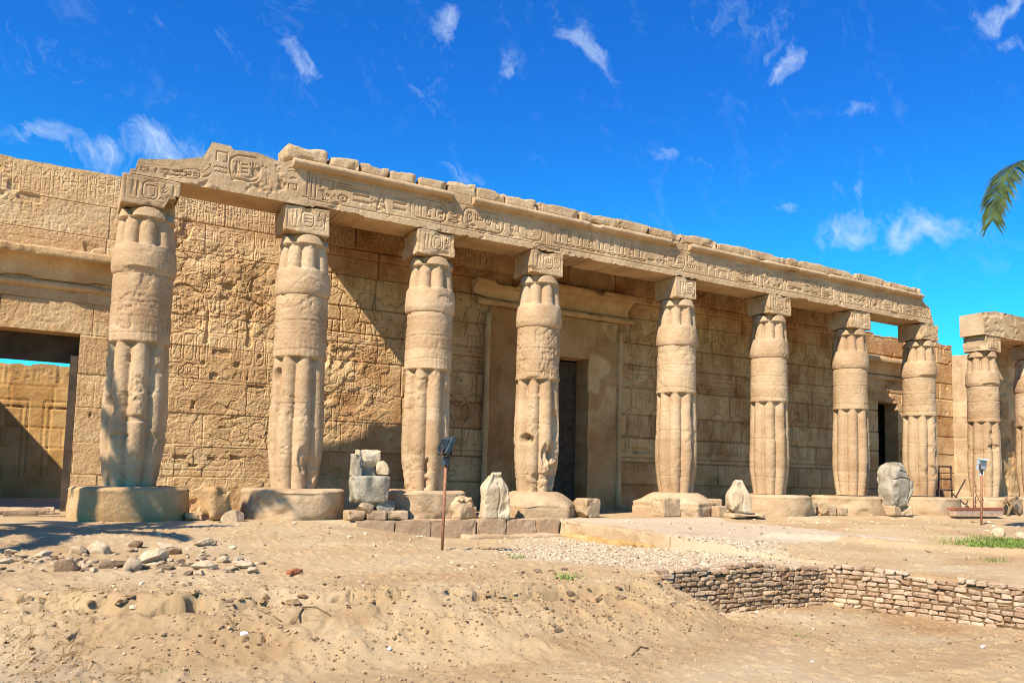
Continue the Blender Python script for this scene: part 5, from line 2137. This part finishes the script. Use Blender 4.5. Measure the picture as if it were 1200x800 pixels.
# grey stones washed out of the bank
BST = [(668, 702, 11), (655, 698, 10), (646, 704, 8), (629, 706, 9), (618, 701, 8), (604, 692, 6), (640, 692, 7), (671, 689, 8), (684, 688, 8), (702, 690, 9), (715, 695, 9), (729, 686, 10),
       (612, 706, 7), (660, 706, 10), (690, 700, 6)]
for k, (px, py, s) in enumerate(BST):
    x, y, z, ppm = ground_at(px, py, -.4)
    r = s/ppm/1.6
    if px > 680:
        lab = 'dark rounded stone at the bank edge just left of the brick wall'
        g = 'bank stones by the brick wall'
    else:
        lab = 'dark rounded stone in the washed out cluster at the middle of the bank'
        g = 'bank stones in the middle cluster'
    rock('bank_stone', DVAR[k % 4], None, x, y, (r, r, r*.85), lab, 'stone', g, tilt=20*h1(k, 44)-10, sink=.1)
x, y, z, ppm = ground_at(345, 673)
me = grid_box(.27, .12, .09, .02, worn(821, .02, .012, .03), 821)
o = link('brick', me, M_BRK)
o.location = (x, y, z-.005)
o.rotation_euler = (0, 0, R(38))
tag(o, 'orange broken brick lying alone on the sand above the bank', 'brick')
for k, (px, py, s, lab) in enumerate(((285, 776, 13, 'largest white scrap of litter near the bottom edge'), (457, 738, 8, 'white scrap of litter low on the bank below the lamp post'),
                                      (107, 723, 6, 'white scrap of litter at the left of the bank'), (538, 738, 7, 'white scrap on the bank right of its centre'),
                                      (1152, 758, 7, 'white scrap on the low ground at the far right'), (887, 717, 6, 'white scrap on the ground under the mud brick wall'),
                                      (952, 775, 5, 'white scrap on the low ground right of centre'))):
    x, y, z, ppm = ground_at(px, py, -.6)
    me = rock_mesh(840+k, 2, 6, .25, (1, .7, .5))
    r = s/ppm/1.9
    rock('litter_scrap', me, M_PAPER, x, y, r, lab, 'litter', 'white scraps of litter', sink=.2)

# loose pebbles and grit: nobody could count them


def scatter(n, seed, rmin, rmax, region, dens, name, mat, lab, sub=1, flat=.7):
    rs = np.random.RandomState(seed)
    base = bmesh.new()
    bmesh.ops.create_icosphere(base, subdivisions=sub, radius=1)
    bv = np.array([v.co[:] for v in base.verts])
    bf = np.array([[v.index for v in f.verts] for f in base.faces])
    base.free()
    x = rs.uniform(region[0], region[1], n*6)
    y = rs.uniform(region[2], region[3], n*6)
    keep = rs.rand(n*6) < dens(*GPI(x, y))
    x, y = x[keep][:n], y[keep][:n]
    n = len(x)
    z = ground_z(x, y)
    r = rmin*(rmax/rmin)**(rs.rand(n)**2.2)
    jit = 1+.35*rs.uniform(-1, 1, (n, len(bv), 1))
    ax = rs.uniform(.6, 1.25, (n, 1, 3))*np.array([1, 1, flat])
    a = rs.uniform(0, 6.28, n)
    v = bv[None]*jit*ax*r[:, None, None]
    c, s_ = np.cos(a)[:, None], np.sin(a)[:, None]
    v = np.stack([v[..., 0]*c-v[..., 1]*s_, v[..., 0]*s_+v[..., 1]*c, v[..., 2]], -1)
    v = v+np.stack([x, y, z+r*.25], -1)[:, None]
    f = (bf[None]+(np.arange(n)*len(bv))[:, None, None]).reshape(-1, 3)
    tone = np.repeat(rs.rand(n), len(bv))
    me = np_mesh(name, v.reshape(-1, 3), [], False, {'tone': tone}, f)
    return tag(link(name, me, mat), lab, None, None, 'stuff')


def d_fore(x, y):
    s = seg_dist(x, y, BANK)*np.where(inside(x, y, LOWPOLY), 1, -1)
    near_bank = np.exp(-((s-.5)/.8)**2)
    return np.clip(.12+.8*near_bank*(x < 8.8)+.5*np.exp(-(np.hypot(x-1.2, y+11.7)/1.2)**2), 0, 1)*sstep(.3, .6, fbm(x*1.2, y*1.2, 0, 3, 95))


def d_grav(x, y):
    return np.where(inside(x, y, gravp), sstep(.25, .55, fbm(x*1.1, y*1.1, 0, 3, 96)+.1), 0)


M_CLOD = stone('earth_clod', (0.24, 0.14, 0.065), (0.37, 0.24, 0.125), (0.48, 0.345, 0.205), 6, .4, tone_amt=.65)
M_GRAV = stone('pale_gravel', (0.4, 0.3, 0.185), (0.51, 0.395, 0.26), (0.58, 0.48, 0.345), 6, .4, tone_amt=.4)
M_CRUST = stone('earth_crust', (.30, .18, .085), (.41, .27, .14), (.50, .36, .21), 4, .7, tone_amt=.35)


def d_crest(x, y):
    s = seg_dist(x, y, BANK)*np.where(inside(x, y, LOWPOLY), 1, -1)
    return np.exp(-((s-.10)/.09)**2)*(x < 8.7)*sstep(.44, .58, fbm(x*1.3, y*1.3, 0, 3, 98))


scatter(420, 12, .018, .085, (-1.5, 8, -11.5, -6.5), d_crest, 'crust_lumps', M_CRUST, 'broken earth crust along the edge of the bank', 2, .5)
scatter(7000, 1, .005, .026, (-1.5, 11, -13.9, -7.4), d_fore, 'clods', M_CLOD, 'small earth clods and grit strewn over the bank')
scatter(9000, 2, .008, .032, (4.5, 12.5, -9.6, -1.4), d_grav, 'gravel', M_GRAV, 'pale limestone gravel beside the ramp')
scatter(9000, 4, .0035, .011, (-1.5, 8.5, -13.6, -8.0), lambda x, y: sstep(.25, .6, fbm(x*1.5, y*1.5, 0, 3, 97)), 'grit', M_CLOD, 'fine grit on the low ground')
scatter(1500, 3, .008, .05, (-1, 27, -9.6, -1.3), lambda x, y: .5+0*x, 'pebbles', M_RUB, 'scattered pebbles on the upper ground')

# ------------------------------------------------------------------ brick walls set into the bank


def brick_wall(pts, ztop, zbot, ch, bl, bd, mat, label, seed, slump=0.0, topf=None, back=None):
    rs = np.random.RandomState(seed)
    b = Builder()
    core = Builder()
    pts = [np.array(GP(*p), float) for p in pts]
    L = [0]
    for a, c in zip(pts[:-1], pts[1:]):
        L.append(L[-1]+np.hypot(*(c-a)))

    def at(s):
        s = min(max(s, 0), L[-1]-1e-6)
        for k in range(len(pts)-1):
            if s <= L[k+1]:
                d = (pts[k+1]-pts[k])/(L[k+1]-L[k])
                return pts[k]+d*(s-L[k]), d
    nz = int((ztop-zbot)/ch)+1
    for c in range(nz):
        z = zbot+c*ch
        s = slump*(1-(c/nz))*.55-rs.uniform(0, bl*.6)
        while s < L[-1]:
            l = bl*rs.uniform(.55, 1.3)
            p, d = at(s+l/2)
            zt = ztop+(topf(s) if topf else 0)
            sag = .018*math.sin(s*1.3+seed)+.02*(vn(np.array([s*.8]), np.array([c*.3]), 0, seed)[0]-.5)
            if z+ch*.6 < zt and s+l > slump*(1-(c/nz))*.5 and rs.rand() > .015:
                out = rs.uniform(-.016, .02)
                nrm = np.array([d[1], -d[0]])
                q = p+nrm*out
                h = ch*rs.uniform(.80, .97)
                hx, hy, hz = (l-.010)/2, bd/2, h/2
                g = 4
                corner = np.array([[i, j, k] for i in (-1, 1) for j in (-1, 1) for k in (-1, 1)], float)
                # a chamfered, dented brick: 24 vertices, three per corner
                V, F = [], []
                ce = rs.uniform(.006, .020, (8, 3))
                for q_, cc in enumerate(corner):
                    e = ce[q_]
                    pj = cc*np.array([hx, hy, hz])+rs.normal(0, .006, 3)
                    V += [pj-cc*np.array([0, e[1], e[2]]), pj-cc*np.array([e[0], 0, e[2]]), pj-cc*np.array([e[0], e[1], 0])]
                idx = lambda i, j, k: ((i+1)//2*4+(j+1)//2*2+(k+1)//2)*3
                quads, tris = [], []
                for sx in (-1, 1):
                    f = [idx(sx, -1, -1), idx(sx, 1, -1), idx(sx, 1, 1), idx(sx, -1, 1)]
                    quads.append(f if sx > 0 else f[::-1])
                for sy in (-1, 1):
                    f = [idx(-1, sy, -1)+1, idx(1, sy, -1)+1, idx(1, sy, 1)+1, idx(-1, sy, 1)+1]
                    quads.append(f if sy < 0 else f[::-1])
                for sz in (-1, 1):
                    f = [idx(-1, -1, sz)+2, idx(1, -1, sz)+2, idx(1, 1, sz)+2, idx(-1, 1, sz)+2]
                    quads.append(f if sz > 0 else f[::-1])
                for a_ in (-1, 1):
                    for b_ in (-1, 1):
                        quads.append([idx(-1, a_, b_)+1, idx(1, a_, b_)+1, idx(1, a_, b_)+2, idx(-1, a_, b_)+2])
                        quads.append([idx(a_, -1, b_), idx(a_, 1, b_), idx(a_, 1, b_)+2, idx(a_, -1, b_)+2])
                        quads.append([idx(a_, b_, -1), idx(a_, b_, 1), idx(a_, b_, 1)+1, idx(a_, b_, -1)+1])
                for k3 in range(8):
                    tris.append([k3*3, k3*3+1, k3*3+2])
                V = np.array(V)
                yaw = math.atan2(d[1], d[0])+rs.normal(0, .05)
                rol = rs.normal(0, .05)
                x_, y_, z_ = V[:, 0], V[:, 1], V[:, 2]
                x_, z_ = x_*math.cos(rol)-z_*math.sin(rol), x_*math.sin(rol)+z_*math.cos(rol)
                V = np.stack([x_*math.cos(yaw)-y_*math.sin(yaw)+q[0], x_*math.sin(yaw)+y_*math.cos(yaw)+q[1], z_+z+h/2+sag], -1)
                b.add(V, quads, tris, False, tone=rs.rand())
            s += l+rs.uniform(.0, .014)
    me = b.mesh('brick_wall')
    t = thing('brick_wall', label, 'wall', (pts[0][0], pts[0][1], zbot))
    link('bricks', me, mat, t)
    for k in range(len(pts)-1):
        a, c = pts[k], pts[k+1]
        d = (c-a)/np.hypot(*(c-a))
        nrm = np.array([d[1], -d[0]])
        m = (a+c)/2+nrm*(bd*.5-bd*.35-.022)
        core.box((m[0], m[1], (ztop+zbot)/2-.05), (np.hypot(*(c-a))-(slump if k == 0 else 0)*.9, bd*.7, ztop-zbot-.09), math.atan2(d[1], d[0]), tone=.1)
    link('mortar', core.mesh('mortar'), M_CLOD, t)
    return t


brick_wall([(8.80, -11.24), (11.9, -11.36)], -.24, -.90, .066, .165, .13, M_MUD, 'short wall of dark crumbling mud brick facing the camera in the bank', 31, slump=.55,
           topf=lambda s: .0+.05*(s < 2.1)+.02*math.sin(s*5))
brick_wall([(11.90, -11.36), (11.87, -13.0), (11.67, -14.4), (11.27, -17.0), (10.9, -20)], -.24, -.92, .070, .17, .13, M_RED, 'long pale pinkish brick wall running toward the camera at right', 32,
           topf=lambda s: .015*math.sin(s*3))
# bed edge, white stones, grass at the right
ws = [(1172, 627, 30, 'flat whitish stone above the grass on the right'), (1196, 628, 18, 'second whitish stone at the right frame edge above the grass'),
      (1142, 612, 9, 'small white stone left of the farther lamp post'), (1159, 612, 9, 'small white stone right of the farther lamp post')]
for k, (px, py, s, lab) in enumerate(ws):
    x, y, z, ppm = ground_at(px, py, -.2)
    r = s/ppm/1.9
    rock('white_stone', VAR[(k*3+1) % 10], None, x, y, (r, r*.8, r*.65), lab, 'stone', 'white stones by the farther lamp post')


def blades(n, seed, spots, h, mat, name, lab, spread=.5, lean=.5, wd=.006):
    rs = np.random.RandomState(seed)
    V, T = [], []
    for i in range(n):
        x0, y0, sx, sy = spots[rs.randint(len(spots))]
        x, y = x0+rs.normal()*sx, y0+rs.normal()*sy
        z = gz(x, y)-.01
        a = rs.uniform(0, 6.28)
        L = h*rs.uniform(.4, 1.1)
        le = lean*rs.uniform(.2, 1)*L
        dx, dy = math.cos(a), math.sin(a)
        w = wd*rs.uniform(.7, 1.3)
        px_, py_ = -dy*w, dx*w
        k = len(V)
        V += [(x-px_, y-py_, z), (x+px_, y+py_, z), (x+dx*le*.4-px_*.7, y+dy*le*.4-py_*.7, z+L*.6), (x+dx*le*.4+px_*.7, y+dy*le*.4+py_*.7, z+L*.6), (x+dx*le, y+dy*le, z+L*.9)]
        T += [(k, k+1, k+3), (k, k+3, k+2), (k+2, k+3, k+4)]
    return tag(link(name, np_mesh(name, np.array(V), [], False, None, T), mat), lab, None, None, 'stuff')


gs = [ground_at(px, py, -.25)[:2]+(.35, .4) for px, py in ((1158, 640), (1175, 640), (1192, 639), (1200, 636), (1168, 643), (1210, 640))]
blades(7000, 5, gs, .11, M_GRASS, 'grass', 'patch of fresh green grass on the earth bed at right', wd=.006, lean=.9)
blades(34, 6, [ground_at(606, 654, -.25)[:2]+(.14, .08)], .10, M_GRASS, 'weeds', 'sparse weeds sprouting from the sand above the bank', lean=1.4)
blades(60, 7, [ground_at(664, 678, -.3)[:2]+(.08, .08)], .13, M_GRASS, 'weeds', 'small green tuft at the bank edge', lean=1.4)
blades(60, 8, [ground_at(1164, 658, -.3)[:2]+(.12, .12)], .12, M_GRASS, 'weeds', 'small green tuft on the path at right', lean=1.2)
blades(60, 10, [ground_at(940, 745, -.7)[:2]+(.05, .05), ground_at(205, 792, -.7)[:2]+(.1, .03)], .05, M_GRASS, 'weeds', 'tiny sprouts on the low ground', lean=1.5, wd=.004)

# dry roots and straw on the left of the bank


def straw(n, seed, spots, name, lab):
    rs = np.random.RandomState(seed)
    b = Builder()
    for i in range(n):
        px, py, sx, sy = spots[rs.randint(len(spots))]
        x, y, z, ppm = ground_at(px+rs.normal()*sx, py+rs.normal()*sy, -.6)
        a = rs.uniform(0, 6.28)
        L = rs.uniform(.03, .12)
        pts = []
        for k in range(5):
            pts.append((x, y, gz(x, y)+.006+.02*math.sin(k/4*math.pi)*rs.rand()))
            a += rs.normal()*.5
            x += math.cos(a)*L/4
            y += math.sin(a)*L/4
        b.tube(pts, .0022, 4, False)
    return tag(link(name, b.mesh(name), M_DRY), lab, None, None, 'stuff')


straw(620, 3, [(75, 745, 22, 5), (110, 738, 14, 6), (60, 755, 20, 4), (150, 738, 18, 5), (95, 752, 18, 6), (40, 745, 14, 6), (165, 745, 16, 4)], 'straw', 'tangled dry roots and straw on the left of the bank')
straw(150, 4, [(155, 796, 14, 3), (85, 785, 14, 3), (20, 778, 12, 8)], 'straw', 'dry straw at the lower left edge')
for k, (pp, lab) in enumerate((([(343, 770), (352, 765), (368, 764), (386, 766)], 'long dark twig on the low ground left of centre'),
                               ([(276, 763), (292, 763), (310, 766), (328, 769)], 'pale bent twig beside the white litter'),
                               ([(740, 768), (750, 762), (760, 761)], 'short dark twig on the low ground right of centre'),
                               ([(565, 645), (578, 644), (590, 642), (600, 645)], 'dark twig on the sand below the terrace kerb'))):
    b = Builder()
    pts = []
    for (px, py) in pp:
        x, y, z, ppm = ground_at(px, py, -.5)
        pts.append((x, y, z+.014))
    b.tube(pts, [.011, .012, .009, .005][:len(pts)], 6)
    tag(link('twig', b.mesh('twig'), M_WOOD), lab, 'twig', 'twigs on the ground')

# ------------------------------------------------------------------ lamp posts


def lamp_post(x, y, h, tilt, yaw, head, lab, mhead, pole_r=.026, face=0.0):
    z = gz(x, y)
    t = thing('lamp_post', lab, 'lamp post', (x, y, z), 'lamp posts on the sand')
    T = Matrix.Translation((x, y, z)) @ Matrix.Rotation(R(tilt), 4, 'Y') @ Matrix.Rotation(R(yaw), 4, 'Z')
    b = Builder()
    b.tube([(0, 0, -.12), (0, 0, h*.5), (0, 0, h)], pole_r, 12)
    me = b.mesh('pole')
    me.transform(T)
    link('pole', me, M_RUST, t)
    b = Builder()
    b.tube([(0, 0, h-.04), (0, 0, h+.06)], pole_r*1.35, 12)
    b.box((0, 0, h+.075), (.27, .05, .012))
    b.box((-.13, 0, h+.16), (.010, .04, .18))
    b.box((.13, 0, h+.16), (.010, .04, .18))
    me = b.mesh('bracket')
    me.transform(T)
    link('bracket', me, M_DARKST, t)
    hd = Builder()
    tl = Matrix.Rotation(R(head), 4, 'X')
    hd.box((0, 0, 0), (.24, .07, .32), 0, tl)
    hd.box(tuple(tl @ Vector((0, .055, -.02))), (.15, .06, .20), 0, tl)
    for k in range(6):
        hd.box(tuple(tl @ Vector((-.06+k*.024, .095, -.02))), (.006, .03, .18), 0, tl)
    hd.box(tuple(tl @ Vector((0, -.07, .17))), (.25, .16, .010), 0, tl)
    hd.box((0, .02, -.26), (.10, .08, .12))
    me = hd.mesh('lamp_head')
    TH = T @ Matrix.Translation((0, 0, h+.23)) @ Matrix.Rotation(R(face), 4, 'Z')
    me.transform(TH)
    hdo = link('lamp_head', me, mhead, t)
    g = Builder()
    g.box(tuple(tl @ Vector((0, -.056, 0))), (.17, .01, .22), 0, tl)
    me = g.mesh('glass')
    me.transform(TH)
    link('glass', me, M_GLASS, hdo)
    c = Builder()
    c.tube([(.03, .06, h+.10), (.075, .05, h-.1), (.06, .02, h-.3), (.035, .02, h-.5), (.05, .03, h-.62)], .008, 6)
    c.box((.05, .03, h-.02), (.07, .06, .10))
    me = c.mesh('cable')
    me.transform(T)
    link('cable', me, M_CABLE, t)
    return t


xp, yp, zp_, pm = ground_at(518, 645)
lamp_post(xp, yp, 1.50, .8, 30, 28, 'rusty post with a dark floodlight, standing in sand before the third column', M_LAMP, face=75)
xp, yp, zp_, pm = ground_at(1150, 615, -.1)
lamp_post(xp, yp, 1.50, 3.0, 10, 18, 'thin rusty post with a pale blue floodlight at the far right', M_LAMPW, .03, face=-40)

# ------------------------------------------------------------------ clutter by the ninth column
DX = -5.98
sf = thing('steel_trestle', 'dark steel ladder frame propped between eighth and ninth columns', 'steel frame', (DX+33.9, -.35, 0))


for dx in (0, .75):
    b = Builder()
    b.tube([(DX+33.55+dx, -.30, 0), (DX+33.55+dx, -.28, 1.72)], .035, 8)
    link('upright', b.mesh('upright'), M_DARKST, sf)
for z in (.45, .85, 1.25, 1.70):
    b = Builder()
    b.tube([(DX+33.55, -.29, z), (DX+34.30, -.29, z)], .03, 8)
    link('rung', b.mesh('rung'), M_DARKST, sf)
for (a, c) in (((DX+34.3, -.28, .75), (DX+35.3, -.45, .12)), ((DX+34.32, -.28, .35), (DX+35.15, -.30, 1.25))):
    b = Builder()
    b.tube([a, c], .026, 8)
    link('brace', b.mesh('brace'), M_DARKST, sf)
b = Builder()
b.box((DX+33.92, .02, .45), (.7, .03, .8), 0)
link('panel', b.mesh('panel'), M_DARK, sf)
sp = thing('steel_stand', 'thin brown steel stand with crossed braces left of the ninth column', 'steel frame', (DX+35.4, -.6, 0))
for dx in (0, .55):
    b = Builder()
    b.tube([(DX+35.05+dx, -.65, 0), (DX+35.05+dx*.9, -.65, 1.75-.3*dx)], .02, 8)
    link('upright', b.mesh('upright'), M_RUST, sp)
for (a, c) in (((DX+35.0, -.67, .2), (DX+35.62, -.67, .9)), ((DX+35.62, -.67, .2), (DX+35.0, -.67, .95))):
    b = Builder()
    b.tube([a, c], .015, 8)
    link('brace', b.mesh('brace'), M_RUST, sp)
rb_ = thing('timber_beam', 'long red painted beam lying before the ninth plinth', 'beam', (DX+33.4, -1.7, 0))
b = Builder()
b.box((DX+33.35, -1.75, .25), (2.7, .30, .07), R(-2))
link('top_rail', b.mesh('top_rail'), M_REDP, rb_)
b = Builder()
b.box((DX+33.35, -1.78, .115), (2.62, .2, .19), R(-2))
link('side_board', b.mesh('side_board'), M_PINKP, rb_)
sw = thing('sawhorse', 'small wooden trestle of crossed sticks at the foot of the last column', 'trestle', (DX+36.2, -1.4, 0))
for k, (a, c) in enumerate((((DX+35.7, -1.5, 0), (DX+36.4, -1.4, .62)), ((DX+36.5, -1.5, 0), (DX+35.85, -1.4, .58)), ((DX+35.95, -1.2, 0), (DX+36.2, -1.2, .66)), ((DX+36.7, -1.2, 0), (DX+36.1, -1.3, .5)))):
    b = Builder()
    b.tube([a, c], .045, 7)
    link('leg', b.mesh('leg'), M_WOOD, sw)
b = Builder()
b.tube([(DX+35.8, -1.35, .45), (DX+36.75, -1.3, .62)], .05, 7)
link('top_bar', b.mesh('top_bar'), M_WOOD, sw)

# ------------------------------------------------------------------ palms


def frond_mesh(L, droop, seed, leaf=.5, curve=0.0):
    """a feather palm leaf growing along +x from the origin, arching down"""
    rs = np.random.RandomState(seed)
    n = 46
    rach = []
    x = z = y = 0.0
    ang = R(38)
    for i in range(n+1):
        t = i/n
        rach.append(Vector((x, y, z)))
        ang -= droop/n*(1.0+1.2*t)
        x += L/n*math.cos(ang)
        z += L/n*math.sin(ang)
        y += curve*L/n*t
    V, T = [], []
    for i in range(2, n):
        t = i/n
        d = (rach[i+1]-rach[i-1]).normalized()
        side = d.cross(Vector((0, 0, 1)))
        side = side.normalized() if side.length > 1e-3 else Vector((0, 1, 0))
        nrm = side.cross(d).normalized()
        ll = leaf*(math.sin(math.pi*min(1, .12+t*.80))**.6)*rs.uniform(.8, 1.1)
        for sg in (-1, 1):
            for q in range(4):
                base = rach[i]+d*(L/n)*(q*.25+rs.uniform(-.1, .1))
                dirv = (side*sg*rs.uniform(.55, .85)+d*rs.uniform(.55, .9)+nrm*rs.uniform(.0, .3)).normalized()
                w = nrm.cross(dirv).normalized()*.02
                p0, p1 = base, base+dirv*ll*.5+Vector((0, 0, -.10*ll))
                p2 = base+dirv*ll*.92+Vector((0, 0, -ll*rs.uniform(.30, .55)))
                k = len(V)
                V += [p0-w*.5, p0+w*.5, p1-w, p1+w, p2]
                T += [(k, k+1, k+3), (k, k+3, k+2), (k+2, k+3, k+4)]
    b = Builder()
    b.add(np.array([tuple(v) for v in V]), None, T, smooth=False)
    b.tube(rach, [.035*(1-i/(n+1))+.006 for i in range(n+1)], 6)
    return b.mesh('frond')


def palm(x, y, h, label, fronds, seed, lean=(0, 0), base_z=None, size=1.0):
    z0 = gz(x, y) if base_z is None else base_z
    t = thing('palm_tree', label, 'palm tree', (x, y, z0), 'palms beside the temple court')
    b = Builder()
    pts, rad = [], []
    for i in range(40):
        k = i/39
        pts.append((x+lean[0]*k*k, y+lean[1]*k*k, z0-.2+(h+.2)*k))
        rad.append((.24-.06*k+.10*max(0, .12-k)/.12)*(1+.05*(i % 2)))
    b.tube(pts, rad, 14)
    link('trunk', b.mesh('trunk'), M_TRUNK, t)
    top = Vector((x+lean[0], y+lean[1], z0+h))
    cr = rock_mesh(seed+3, 3, 3, .12)
    cr.transform(Matrix.Translation(top) @ Matrix.Diagonal((.32, .32, .5, 1)))
    link('crown_heart', cr, M_TRUNK, t)
    for k, (az, el, me) in enumerate(fronds):
        o = bpy.data.objects.new('frond', me)
        COL.objects.link(o)
        o.parent = t
        o.location = top-Vector((x, y, z0))+Vector((0, 0, .25))
        o.rotation_euler = (0, -R(el), R(az))
        o.scale = (size, size, size)
    return t


F1 = frond_mesh(3.6, R(75), 1, .55)
F2 = frond_mesh(3.2, R(105), 2, .5)
F3 = frond_mesh(3.4, R(55), 3, .5)
for f_ in (F1, F2, F3):
    f_.materials.append(M_LEAF)
# right palm: only the tip of one drooping leaf reaches into the photograph
HERO = frond_mesh(4.2, R(60), 9, .80, .0)
HERO.materials.append(M_LEAF)
RIGHT_F = [(180, -25, HERO)]+[(az, el, m_) for az, el, m_ in ((222, 5, F1), (240, 30, F3), (262, 0, F2), (285, 25, F1), (305, -5, F2), (330, 15, F3), (352, 35, F1), (8, -5, F2), (22, 20, F3), (270, 55, F3), (340, 58, F1))]
palm(21.5, -8.3, 8.72, 'palm tree whose drooping leaf tip enters at the right edge of the sky', RIGHT_F, 11, lean=(-.5, .3))
LF = [(k*360/8+11*(k % 3), (0, 28, 52)[k % 3], (F1, F3, F2)[k % 3]) for k in range(8)]
palm(-4.7, -3.7, 7.2, 'tall palm off the left edge, its crown shading the first column', LF, 12, lean=(.2, .2), size=.74)
LF2 = [(k*360/15+7*(k % 4), (-5, 25, 48)[k % 3], (F2, F1, F3)[k % 3]) for k in range(15)]
palm(-5.0, -5.4, 5.1, 'short palm off the left edge, shading the sand before the first column', LF2, 13, lean=(.1, .1), size=.8)
